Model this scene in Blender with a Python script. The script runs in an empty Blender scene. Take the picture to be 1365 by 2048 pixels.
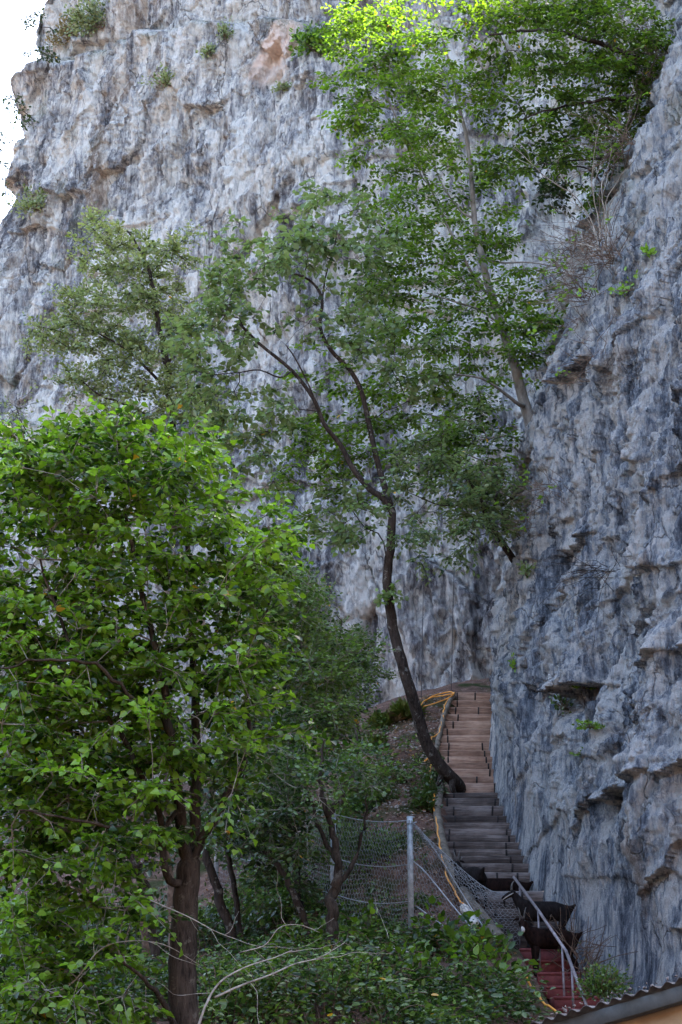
import bpy, math, random
import numpy as np
from mathutils import Vector, Matrix
R = math.radians
rng = np.random.default_rng(7)
random.seed(7)
scene = bpy.context.scene
col = scene.collection

# ------------------------------------------------------------------ camera
F = 3300.0
PITCH = R(18.0)
CT, ST = math.cos(PITCH), math.sin(PITCH)
W0, H0 = 1365.0, 2048.0

def at(px, py, D):
    dx = (px - W0/2)/F; dy = (H0/2 - py)/F
    k = D/(CT - dy*ST)
    return np.array([k*dx, D, k*(ST + dy*CT)])

cam_d = bpy.data.cameras.new('camera')
cam = bpy.data.objects.new('camera', cam_d)
col.objects.link(cam)
cam.location = (0, 0, 0)
cam.rotation_euler = (R(90) + PITCH, 0, 0)
cam_d.sensor_fit = 'VERTICAL'
cam_d.sensor_height = 36.0
cam_d.lens = F/H0*36.0
cam_d.clip_start = 0.1
cam_d.clip_end = 3000
scene.camera = cam

# ------------------------------------------------------------------ object helpers
def tag(o, label=None, cat=None, group=None, kind=None):
    if label: o['label'] = label
    if cat: o['category'] = cat
    if group: o['group'] = group
    if kind: o['kind'] = kind
    return o

def empty(name, loc=(0, 0, 0), label=None, cat=None, group=None):
    o = bpy.data.objects.new(name, None)
    o.empty_display_size = 0.2
    col.objects.link(o)
    o.location = tuple(float(v) for v in loc)
    tag(o, label, cat, group)
    return o

def link_mesh(name, me, mats, parent=None, smooth=False):
    o = bpy.data.objects.new(name, me)
    for m in (mats if isinstance(mats, (list, tuple)) else [mats]):
        me.materials.append(m)
    col.objects.link(o)
    if parent is not None:
        o.parent = parent
        pl = Vector(parent.location)
        pp = parent.parent
        while pp is not None:
            pl += Vector(pp.location); pp = pp.parent
        o.location = -pl
    if smooth:
        me.polygons.foreach_set('use_smooth', np.ones(len(me.polygons), dtype=bool))
    return o

def mesh_np(name, V, Fc, tint=None, matidx=None):
    """V (n,3); Fc: (m,k) int array or list of such arrays; tint per face."""
    me = bpy.data.meshes.new(name)
    V = np.asarray(V, dtype=np.float32)
    if not isinstance(Fc, list): Fc = [Fc]
    Fc = [np.asarray(f, dtype=np.int32) for f in Fc if len(f)]
    nf = sum(len(f) for f in Fc); nl = sum(f.size for f in Fc)
    me.vertices.add(len(V)); me.vertices.foreach_set('co', V.ravel())
    me.loops.add(nl); me.polygons.add(nf)
    me.loops.foreach_set('vertex_index', np.concatenate([f.ravel() for f in Fc]))
    tot = np.concatenate([np.full(len(f), f.shape[1], dtype=np.int32) for f in Fc])
    st = np.zeros(nf, dtype=np.int32); st[1:] = np.cumsum(tot)[:-1]
    me.polygons.foreach_set('loop_start', st)
    me.update(calc_edges=True)
    if matidx is not None:
        me.polygons.foreach_set('material_index', np.asarray(matidx, dtype=np.int32))
    if tint is not None:
        a = me.attributes.new('tint', 'FLOAT', 'FACE')
        a.data.foreach_set('value', np.asarray(tint, dtype=np.float32))
    return me

def vattr(me, name, vals):
    a = me.attributes.new(name, 'FLOAT', 'POINT')
    a.data.foreach_set('value', np.asarray(vals, dtype=np.float32).ravel())

# ------------------------------------------------------------------ numpy noise
def _h(ix, iy, iz, s):
    h = (ix.astype(np.int64)*374761393 + iy.astype(np.int64)*668265263 + iz.astype(np.int64)*2147483647 + s*1274126177) & 0xFFFFFFFF
    h = ((h ^ (h >> 13))*1274126177) & 0xFFFFFFFF
    h = ((h ^ (h >> 16))*2246822519) & 0xFFFFFFFF
    h = h ^ (h >> 15)
    return h.astype(np.float64)/4294967295.0

def vn(x, y, z=None, s=0):
    """value noise in -1..1"""
    x, y = np.broadcast_arrays(np.asarray(x, float), np.asarray(y, float))
    z = np.zeros_like(x) if z is None else np.broadcast_to(np.asarray(z, float), x.shape)
    fx, fy, fz = np.floor(x), np.floor(y), np.floor(z)
    tx, ty, tz = x-fx, y-fy, z-fz
    tx = tx*tx*tx*(tx*(tx*6-15)+10); ty = ty*ty*ty*(ty*(ty*6-15)+10); tz = tz*tz*(3-2*tz)
    out = 0
    for a in (0, 1):
        for b in (0, 1):
            for c in (0, 1):
                w = (tx if a else 1-tx)*(ty if b else 1-ty)*(tz if c else 1-tz)
                out = out + w*_h(fx+a, fy+b, fz+c, s)
    return out*2-1

def fbm(x, y, z=None, s=0, o=4, g=0.5):
    t = 0; a = 1; n = 0; f = 1
    for i in range(o):
        t = t + a*vn(x*f+i*17.3, y*f-i*9.1, None if z is None else z*f+i*5.7, s+i*31)
        n += a; a *= g; f *= 2.03
    return t/n

def voro(x, y, s=0):
    """returns (cell random 3 values, F1, F2-F1, dx, dy)"""
    fx, fy = np.floor(x), np.floor(y)
    d1 = np.full(x.shape, 9e9); d2 = np.full(x.shape, 9e9)
    r1 = np.zeros(x.shape); r2 = np.zeros(x.shape); r3 = np.zeros(x.shape); ox = np.zeros(x.shape); oy = np.zeros(x.shape)
    zz = np.zeros(x.shape)
    for a in (-1, 0, 1):
        for b in (-1, 0, 1):
            cx, cy = fx+a, fy+b
            px = cx + _h(cx, cy, zz, s+1); py = cy + _h(cx, cy, zz, s+2)
            d = (px-x)**2 + (py-y)**2
            m = d < d1
            d2 = np.where(m, d1, np.minimum(d2, d))
            r1 = np.where(m, _h(cx, cy, zz, s+3), r1); r2 = np.where(m, _h(cx, cy, zz, s+4), r2); r3 = np.where(m, _h(cx, cy, zz, s+5), r3)
            ox = np.where(m, x-px, ox); oy = np.where(m, y-py, oy)
            d1 = np.where(m, d, d1)
    return r1, r2, r3, np.sqrt(d1), np.sqrt(d2)-np.sqrt(d1), ox, oy

def sstep(a, b, x):
    t = np.clip((x-a)/(b-a), 0, 1); return t*t*(3-2*t)

# ------------------------------------------------------------------ materials
def newmat(name):
    m = bpy.data.materials.new(name); m.use_nodes = True
    nt = m.node_tree
    for n in list(nt.nodes): nt.nodes.remove(n)
    out = nt.nodes.new('ShaderNodeOutputMaterial')
    return m, nt, out

def N(nt, t, **kw):
    n = nt.nodes.new(t)
    for k, v in kw.items():
        if k.startswith('i_'):
            key = k[2:]
            n.inputs[int(key) if key.isdigit() else key.replace('_', ' ')].default_value = v
        else: setattr(n, k, v)
    return n

def ramp(nt, src, stops, interp='LINEAR'):
    r = N(nt, 'ShaderNodeValToRGB'); e = r.color_ramp.elements
    r.color_ramp.interpolation = interp
    while len(e) > 1: e.remove(e[0])
    e[0].position = stops[0][0]; c = stops[0][1]; e[0].color = (c[0], c[1], c[2], 1)
    for p, c in stops[1:]:
        q = e.new(p); q.color = (c[0], c[1], c[2], 1)
    nt.links.new(src, r.inputs[0]); return r.outputs[0]

def mixc(nt, fac, a, b, mode='MIX'):
    m = N(nt, 'ShaderNodeMix', data_type='RGBA', blend_type=mode)
    for sock, v in ((m.inputs[0], fac), (m.inputs[6], a), (m.inputs[7], b)):
        if hasattr(v, 'is_output'): nt.links.new(v, sock)
        elif isinstance(v, (tuple, list)): sock.default_value = (v[0], v[1], v[2], 1)
        else: sock.default_value = v
    return m.outputs[2]

def math_(nt, op, a, b=0.0, c=0.0):
    m = N(nt, 'ShaderNodeMath', operation=op)
    for i, v in enumerate((a, b, c)):
        if hasattr(v, 'is_output'): nt.links.new(v, m.inputs[i])
        else: m.inputs[i].default_value = v
    return m.outputs[0]

def coords(nt, scale=(1, 1, 1), rot=(0, 0, 0), kind='Object'):
    tc = N(nt, 'ShaderNodeTexCoord'); mp = N(nt, 'ShaderNodeMapping')
    mp.inputs['Scale'].default_value = scale; mp.inputs['Rotation'].default_value = rot
    nt.links.new(tc.outputs[kind], mp.inputs[0]); return mp.outputs[0]

def noise(nt, vec, scale, detail=4, rough=0.55, dist=0.0):
    n = N(nt, 'ShaderNodeTexNoise'); n.inputs['Scale'].default_value = scale
    n.inputs['Detail'].default_value = detail; n.inputs['Roughness'].default_value = rough
    n.inputs['Distortion'].default_value = dist
    nt.links.new(vec, n.inputs['Vector']); return n.outputs['Fac']

def attr(nt, name):
    a = N(nt, 'ShaderNodeAttribute'); a.attribute_name = name; return a.outputs['Fac']

def principled(nt, out, color, rough=0.8, spec=0.3, bump=None, bstr=0.5, bdist=0.02, metal=0.0):
    p = N(nt, 'ShaderNodeBsdfPrincipled')
    for key, v in (('Base Color', color), ('Roughness', rough), ('Metallic', metal), ('Specular IOR Level', spec)):
        if hasattr(v, 'is_output'): nt.links.new(v, p.inputs[key])
        elif isinstance(v, (tuple, list)): p.inputs[key].default_value = (v[0], v[1], v[2], 1)
        else: p.inputs[key].default_value = v
    if bump is not None:
        b = N(nt, 'ShaderNodeBump'); b.inputs['Strength'].default_value = bstr; b.inputs['Distance'].default_value = bdist
        nt.links.new(bump, b.inputs['Height']); nt.links.new(b.outputs[0], p.inputs['Normal'])
    nt.links.new(p.outputs[0], out.inputs[0]); return p

def rock_mat(name, near):
    m, nt, out = newmat(name)
    k = 1.7 if near else 1.0
    cs = coords(nt, (k, k, 0.10*k)); ci = coords(nt, (k, k, k)); cm = coords(nt, (k, k, 0.38*k)); cl = coords(nt, (k, k, 0.05*k))
    broad = noise(nt, cl, 0.42, 5, 0.6, 0.4)
    long_ = noise(nt, cl, 1.9, 6, 0.66, 0.3)
    streak = noise(nt, cs, 1.3, 8, 0.66, 0.3)
    fine = noise(nt, cs, 6.5, 6, 0.7, 0.25)
    patch = noise(nt, cm, 0.33, 8, 0.68, 0.8)
    speck = noise(nt, cm, 15.0, 7, 0.82)
    grain = noise(nt, cm, 3.0, 8, 0.75, 0.4)
    v = math_(nt, 'MULTIPLY_ADD', broad, 0.75, -0.185)
    for src, wgt in ((long_, 0.30 - near*0.05), (streak, 0.40), (patch, 0.45), (fine, 0.48), (grain, 0.50)):
        v = math_(nt, 'MULTIPLY_ADD', math_(nt, 'SUBTRACT', src, 0.5), wgt*2.1, v)
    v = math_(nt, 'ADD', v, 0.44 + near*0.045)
    v = math_(nt, 'ADD', v, math_(nt, 'MULTIPLY', attr(nt, 'relief'), 0.10))
    v = math_(nt, 'ADD', v, attr(nt, 'tone'))
    va = N(nt, 'ShaderNodeTexVoronoi'); va.inputs['Scale'].default_value = 2.1
    vb = N(nt, 'ShaderNodeTexVoronoi'); vb.inputs['Scale'].default_value = 6.5
    tq = N(nt, 'ShaderNodeTexNoise'); tq.inputs['Scale'].default_value = 3.0; tq.inputs['Detail'].default_value = 5; nt.links.new(cm, tq.inputs['Vector'])
    wq = N(nt, 'ShaderNodeVectorMath', operation='MULTIPLY_ADD'); nt.links.new(tq.outputs['Color'], wq.inputs[0]); wq.inputs[1].default_value = (0.45, 0.45, 0.45); nt.links.new(cm, wq.inputs[2])
    for q_, wgt in ((va, 0.13), (vb, 0.14)):
        nt.links.new(wq.outputs[0], q_.inputs['Vector']); sc_ = N(nt, 'ShaderNodeSeparateColor'); nt.links.new(q_.outputs['Color'], sc_.inputs[0])
        v = math_(nt, 'MULTIPLY_ADD', math_(nt, 'SUBTRACT', sc_.outputs[0], 0.5), wgt, v)
    v = math_(nt, 'MULTIPLY_ADD', math_(nt, 'SUBTRACT', v, 0.52), 1.18, 0.50)
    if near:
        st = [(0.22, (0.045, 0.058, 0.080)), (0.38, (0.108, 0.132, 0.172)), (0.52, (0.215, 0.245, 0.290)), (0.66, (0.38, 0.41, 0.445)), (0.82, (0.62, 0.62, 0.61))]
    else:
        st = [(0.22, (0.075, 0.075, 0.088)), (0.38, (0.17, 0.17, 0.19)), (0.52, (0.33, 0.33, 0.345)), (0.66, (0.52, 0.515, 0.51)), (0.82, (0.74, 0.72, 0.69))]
    base = ramp(nt, v, st)
    tanm = ramp(nt, math_(nt, 'ADD', noise(nt, cm, 0.55, 8, 0.7, 0.8), attr(nt, 'warm')), [(0.545, (0, 0, 0)), (0.63, (1, 1, 1))])
    base = mixc(nt, math_(nt, 'MULTIPLY', tanm, 0.6), base, ramp(nt, math_(nt, 'ADD', math_(nt, 'MULTIPLY', grain, .6), math_(nt, 'MULTIPLY', streak, .4)), [(0.36, (0.12, 0.08, 0.055)), (0.5, (0.38, 0.30, 0.23)), (0.62, (0.66, 0.58, 0.49))]))
    sp = ramp(nt, speck, [(0.55, (0, 0, 0)), (0.62, (1, 1, 1))])
    base = mixc(nt, math_(nt, 'MULTIPLY', sp, 0.42), base, (0.66, 0.66, 0.65))
    sd = ramp(nt, speck, [(0.37, (1, 1, 1)), (0.44, (0, 0, 0))])
    base = mixc(nt, math_(nt, 'MULTIPLY', sd, 0.5), base, (0.06, 0.062, 0.075))
    # hairline fractures
    vo = N(nt, 'ShaderNodeTexVoronoi', feature='DISTANCE_TO_EDGE'); vo.inputs['Scale'].default_value = 0.9
    tn = N(nt, 'ShaderNodeTexNoise'); tn.inputs['Scale'].default_value = 1.3; tn.inputs['Detail'].default_value = 6; nt.links.new(cm, tn.inputs['Vector'])
    wv = N(nt, 'ShaderNodeVectorMath', operation='MULTIPLY_ADD'); nt.links.new(tn.outputs['Color'], wv.inputs[0]); wv.inputs[1].default_value = (0.9, 0.9, 0.9); nt.links.new(cm, wv.inputs[2])
    nt.links.new(wv.outputs[0], vo.inputs['Vector'])
    cr = ramp(nt, vo.outputs['Distance'], [(0.0, (1, 1, 1)), (0.018, (0, 0, 0))])
    cr = math_(nt, 'MULTIPLY', cr, ramp(nt, noise(nt, cm, 0.8, 3, 0.5), [(0.48, (0, 0, 0)), (0.56, (1, 1, 1))]))
    base = mixc(nt, math_(nt, 'MULTIPLY', cr, 0.7), base, (0.035, 0.035, 0.04))
    base = mixc(nt, attr(nt, 'scar'), base, mixc(nt, fine, (0.72, 0.52, 0.43), (0.88, 0.74, 0.66)))
    base = mixc(nt, math_(nt, 'MULTIPLY', attr(nt, 'moss'), ramp(nt, speck, [(0.4, (0, 0, 0)), (0.6, (1, 1, 1))])), base, (0.09, 0.12, 0.035))
    v2 = N(nt, 'ShaderNodeTexVoronoi'); v2.inputs['Scale'].default_value = 3.6; nt.links.new(wv.outputs[0], v2.inputs['Vector'])
    sepc = N(nt, 'ShaderNodeSeparateColor'); nt.links.new(v2.outputs['Color'], sepc.inputs[0])
    hb = math_(nt, 'MULTIPLY_ADD', noise(nt, cm, 8.0, 10, 0.76, 0.3), 0.9, math_(nt, 'MULTIPLY', fine, 0.8))
    hb = math_(nt, 'MULTIPLY_ADD', noise(nt, ci, 18.0, 5, 0.75), 0.35, hb)
    hb = math_(nt, 'MULTIPLY_ADD', sepc.outputs[0], 0.55, hb)
    hb = math_(nt, 'MULTIPLY_ADD', sc_.outputs[1], 0.40, hb)
    hb = math_(nt, 'MULTIPLY_ADD', cr, -0.5, hb)
    principled(nt, out, base, 0.85, 0.2, hb, 1.0, 0.20)
    return m

def simple_mat(name, c1, c2, scale=6.0, sc=(1, 1, 1), rough=0.8, spec=0.3, metal=0.0, bstr=0.4, bdist=0.01, p0=0.35, p1=0.65):
    m, nt, out = newmat(name)
    n = noise(nt, coords(nt, sc), scale, 6, 0.65, 0.2)
    principled(nt, out, ramp(nt, n, [(p0, c1), (p1, c2)]), rough, spec, n, bstr, bdist, metal)
    return m

def leaf_mat(name, cd, cl, trans=0.35, back=None, rough=0.36, spec=0.65, yellow=(0.55, 0.30, 0.03)):
    m, nt, out = newmat(name)
    t = attr(nt, 'tint')
    c = ramp(nt, t, [(0.0, cd), (0.985, cl), (0.992, yellow), (1.0, yellow)])
    if back is not None:
        g = N(nt, 'ShaderNodeNewGeometry')
        c = mixc(nt, g.outputs['Backfacing'], c, back)
    p = N(nt, 'ShaderNodeBsdfPrincipled'); nt.links.new(c, p.inputs['Base Color'])
    p.inputs['Roughness'].default_value = rough; p.inputs['Specular IOR Level'].default_value = spec
    tr = N(nt, 'ShaderNodeBsdfTranslucent')
    nt.links.new(mixc(nt, 1.0, c, (1.25, 1.35, 0.5), 'MULTIPLY'), tr.inputs[0])
    mx = N(nt, 'ShaderNodeMixShader'); mx.inputs[0].default_value = trans
    nt.links.new(p.outputs[0], mx.inputs[1]); nt.links.new(tr.outputs[0], mx.inputs[2]); nt.links.new(mx.outputs[0], out.inputs[0])
    return m

M = {}
M['rock'] = rock_mat('limestone', 0)
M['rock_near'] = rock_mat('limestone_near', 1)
def bark_mat(name, c1, c2, lich, amt):
    m, nt, out = newmat(name); co = coords(nt, (1, 1, 0.22)); ci = coords(nt)
    a = noise(nt, co, 22, 7, 0.7, 0.4); b = noise(nt, ci, 7, 6, 0.7, 0.3); c = noise(nt, ci, 2.5, 4, 0.6)
    base = ramp(nt, math_(nt, 'ADD', math_(nt, 'MULTIPLY', a, 0.65), math_(nt, 'MULTIPLY', c, 0.35)), [(0.38, c1), (0.60, c2)])
    base = mixc(nt, math_(nt, 'MULTIPLY', ramp(nt, b, [(0.58, (0, 0, 0)), (0.64, (1, 1, 1))]), amt), base, lich)
    principled(nt, out, base, 0.95, 0.1, a, 1.0, 0.03); return m
M['bark_dark'] = bark_mat('bark_dark', (0.014, 0.011, 0.010), (0.070, 0.055, 0.047), (0.26, 0.26, 0.24), 0.55)
M['bark_brown'] = bark_mat('bark_brown', (0.018, 0.014, 0.012), (0.085, 0.066, 0.053), (0.20, 0.18, 0.15), 0.4)
M['bark_grey'] = simple_mat('bark_grey', (0.10, 0.09, 0.08), (0.26, 0.24, 0.215), 7, (1, 1, 0.4), 0.85, bdist=0.01)
M['twig_pale'] = simple_mat('twig_pale', (0.10, 0.085, 0.07), (0.36, 0.33, 0.29), 8, (1, 1, 1), 0.85)
M['twig_brown'] = simple_mat('twig_brown', (0.06, 0.04, 0.03), (0.22, 0.155, 0.115), 8, (1, 1, 1), 0.85)
M['dead_wood'] = simple_mat('dead_wood', (0.16, 0.14, 0.12), (0.46, 0.43, 0.38), 9, (1, 1, 1), 0.85)
M['leaf_hazel'] = leaf_mat('leaf_hazel', (0.014, 0.046, 0.006), (0.24, 0.43, 0.048), 0.46)
M['leaf_white'] = leaf_mat('leaf_whitebeam', (0.018, 0.048, 0.016), (0.20, 0.31, 0.08), 0.38, back=(0.20, 0.27, 0.16))
M['leaf_beech'] = leaf_mat('leaf_hornbeam', (0.014, 0.042, 0.009), (0.22, 0.37, 0.05), 0.50)
M['leaf_small'] = leaf_mat('leaf_small', (0.016, 0.046, 0.014), (0.17, 0.28, 0.07), 0.40)
M['leaf_olive'] = leaf_mat('leaf_olive', (0.028, 0.055, 0.016), (0.23, 0.28, 0.09), 0.36, back=(0.26, 0.31, 0.19))
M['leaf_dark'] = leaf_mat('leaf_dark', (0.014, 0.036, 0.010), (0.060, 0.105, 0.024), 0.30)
M['leaf_top'] = leaf_mat('leaf_overhang', (0.018, 0.046, 0.010), (0.17, 0.28, 0.035), 0.50)
M['grass'] = leaf_mat('grass_blade', (0.07, 0.11, 0.025), (0.22, 0.30, 0.07), 0.4)
M['dry'] = leaf_mat('dry_grass', (0.16, 0.12, 0.06), (0.36, 0.29, 0.17), 0.3)
# ------------------------------------------------------------------ stairs profile (needed by terrain)
st_rows = [1385.4,1400.8,1415,1429,1442.5,1458,1472,1486.5,1501,1514,1526,1538,1552,1566.7,1586.5,1597,1614,1631.5,1646,1657.7,1670,1684,1698,1712.6,1727,1744.5,1783,1804,1819,1837,1852,1872,1897,1921,1945,1972,1993,2017]
_ys = [1385, 1486, 1567, 1684, 1783, 1861, 1897, 2017, 2080]
_ds = [39, 36, 33.5, 30, 28, 26.5, 25.8, 22.8, 21.5]
def stD(y): return float(np.interp(y, _ys, _ds))
_lx = ([1385, 1400, 1415, 1442, 1472, 1486, 1514, 1546, 1567, 1586, 1614, 1646, 1684, 1744, 1783, 1820, 1861, 1897, 1945, 1993, 2040],
       [912, 900, 895.6, 888, 880, 877, 877, 880, 890, 886, 882, 884.6, 890, 905, 927, 954, 982, 1040, 1075, 1106, 1120])
def stL(y): return float(np.interp(y, _lx[0], _lx[1]))

# ------------------------------------------------------------------ terrain (thin plate spline through surveyed points)
ctl = []
def cp(px, py, D, dz=0.0):
    p = at(px, py, D); ctl.append((p[0], p[1], p[2]+dz))
for y in (1388, 1440, 1486, 1540, 1600, 1650, 1700, 1783, 1840, 1897, 1960, 2017):
    cp(stL(y)-14, y+4, stD(y)); 
for y in (1388, 1486, 1600, 1700, 1783, 1861, 1945, 2017):
    p = at(0, y, stD(y)); ctl.append((3.6, p[1], p[2]-0.12)); ctl.append((6.5, p[1], p[2]))
for c in [(830, 1400, 39.5), (760, 1418, 40), (660, 1450, 41), (560, 1500, 43), (400, 1570, 45), (150, 1620, 50), (-100, 1650, 56),
          (780, 1500, 35.5), (800, 1600, 32), (700, 1600, 33), (600, 1640, 35), (820, 1880, 26.6), (900, 1895, 26), (667, 1860, 29), (534, 1790, 32), (438, 1770, 35),
          (200, 1780, 37), (-50, 1780, 40), (980, 1960, 24), (800, 1990, 23), (500, 1990, 23), (200, 1990, 24), (0, 1980, 25),
          (1000, 2070, 20.5), (700, 2075, 20), (350, 2085, 19), (50, 2085, 19), (-200, 2060, 22), (650, 1930, 25.5), (300, 1900, 28.5), (0, 1900, 30)]:
    cp(*c)
for x in (-14, -7, 0, 5):
    ctl.append((x, 13.5, -1.45)); ctl.append((x, 9, -1.7)); ctl.append((x, 3, -1.7))
for x in (-20, -28):
    ctl += [(x, 60, 12), (x, 42, 6), (x, 28, 2), (x, 12, -1.5)]
ctl = np.array(ctl)
def _U(r2): return np.where(r2 > 1e-9, r2*np.log(np.maximum(r2, 1e-9)), 0)
def _solve():
    n = len(ctl); P = np.c_[np.ones(n), ctl[:, :2]]
    d2 = ((ctl[:, None, :2]-ctl[None, :, :2])**2).sum(-1)
    K = _U(d2) + np.eye(n)*2.0
    A = np.zeros((n+3, n+3)); A[:n, :n] = K; A[:n, n:] = P; A[n:, :n] = P.T
    return np.linalg.solve(A, np.r_[ctl[:, 2], 0, 0, 0])
_tw = _solve()
def ground(x, y):
    x = np.asarray(x, float); y = np.asarray(y, float); sh = x.shape
    xf, yf = np.clip(x.ravel(), -30, 9), np.clip(y.ravel(), 0, 60)
    d2 = (xf[:, None]-ctl[None, :, 0])**2 + (yf[:, None]-ctl[None, :, 1])**2
    z = _U(d2) @ _tw[:-3] + _tw[-3] + _tw[-2]*xf + _tw[-1]*yf
    fade = sstep(7, 12, y.ravel())
    z = z*fade + -1.7*(1-fade)
    return z.reshape(sh)
def gz(x, y): return float(ground(np.array([x]), np.array([y]))[0])

def grid_mesh(name, P):
    a, b = P.shape[:2]
    idx = np.arange(a*b).reshape(a, b)
    f = np.stack([idx[:-1, :-1], idx[1:, :-1], idx[1:, 1:], idx[:-1, 1:]], -1).reshape(-1, 4)
    return mesh_np(name, P.reshape(-1, 3), f)

def build_ground():
    xs = np.unique(np.r_[np.linspace(-900, -80, 10), np.linspace(-75, -15, 40), np.linspace(-15, 7, 230), np.linspace(7, 60, 20), np.linspace(60, 900, 14)])
    ys = np.unique(np.r_[np.linspace(-900, -80, 10), np.linspace(-75, 14, 60), np.linspace(14, 46, 330), np.linspace(46, 90, 20), np.linspace(90, 900, 12)])
    X, Y = np.meshgrid(xs, ys, indexing='ij')
    Z = ground(X, Y)
    # unseen slopes added behind and left of the viewpoint to block low sky light
    Z = Z + 30*sstep(-14, -48, Y)*(1+0.1*fbm(X/15, Y/15, s=3)) + 16*sstep(-32, -62, X)*sstep(-40, 20, Y)
    loc = sstep(14, 18, Y)*(1-sstep(48, 60, Y))
    Z = Z + loc*(0.14*fbm(X/1.3, Y/1.3, s=5) + 0.05*fbm(X/0.3, Y/0.3, s=9))
    stc = np.interp(Y, _ds[::-1], [at(0, y, 30)[2]*0 for y in _ys])  # keep stair corridor low
    # stair corridor: sink the soil under the steps
    xl = np.interp(Y, _ds[::-1], [at(stL(y), y, stD(y))[0] for y in _ys][::-1])
    cor = sstep(-0.05, 0.2, X-xl)*(1-sstep(3.9, 4.6, X))*sstep(21, 22.5, Y)*(1-sstep(38.8, 39.3, Y))
    Z = Z - cor*0.45
    m, nt, out = newmat('soil')
    co = coords(nt)
    n1 = noise(nt, co, 0.9, 6, 0.6); n2 = noise(nt, co, 14, 5, 0.7); n3 = noise(nt, co, 4.0, 6, 0.7)
    c = ramp(nt, n3, [(0.3, (0.05, 0.030, 0.024)), (0.55, (0.15, 0.090, 0.070)), (0.75, (0.25, 0.165, 0.13))])
    c = mixc(nt, ramp(nt, n2, [(0.60, (0, 0, 0)), (0.67, (1, 1, 1))]), c, (0.30, 0.27, 0.25))
    c = mixc(nt, ramp(nt, n1, [(0.5, (0, 0, 0)), (0.62, (1, 1, 1))]), c, (0.035, 0.045, 0.016))
    principled(nt, out, c, 0.95, 0.1, n2, 1.0, 0.06)
    o = link_mesh('ground', grid_mesh('ground', np.stack([X, Y, Z], -1)), m, smooth=True)
    tag(o, kind='structure')

# ------------------------------------------------------------------ the back cliff
_cy = [-900, -300, 0, 60, 170, 250, 310, 370, 430, 520, 700, 1000, 1700]
_cx = [120, 60, 42, 48, 70, 62, 46, 24, -4, -60, -140, -200, -260]
_cpt = np.array([at(a, b, 60) for a, b in zip(_cx, _cy)])
def cornerX(z): return np.interp(z, _cpt[::-1, 2], _cpt[::-1, 0])

def back_base(u, Z):
    """u metres along plan from the right end; returns X, Y, normal"""
    X0, Y0 = 11.0, 40.3
    cX = cornerX(Z)
    L = np.sqrt((X0-cX)**2 + 19.4**2)
    t = u/L
    # bowed plan line
    tt = np.clip(t, 0, 1)
    X = X0 + (cX-X0)*tt
    Y = Y0 + 19.4*(0.10*tt + 0.90*tt**1.5)
    over = np.maximum(u-L, 0)
    X = X - 0.0*over + 0.35*over; Y = Y + over*0.94
    Y = Y + 0.05*np.maximum(Z-9, 0)
    return X, Y, t, over

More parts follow.
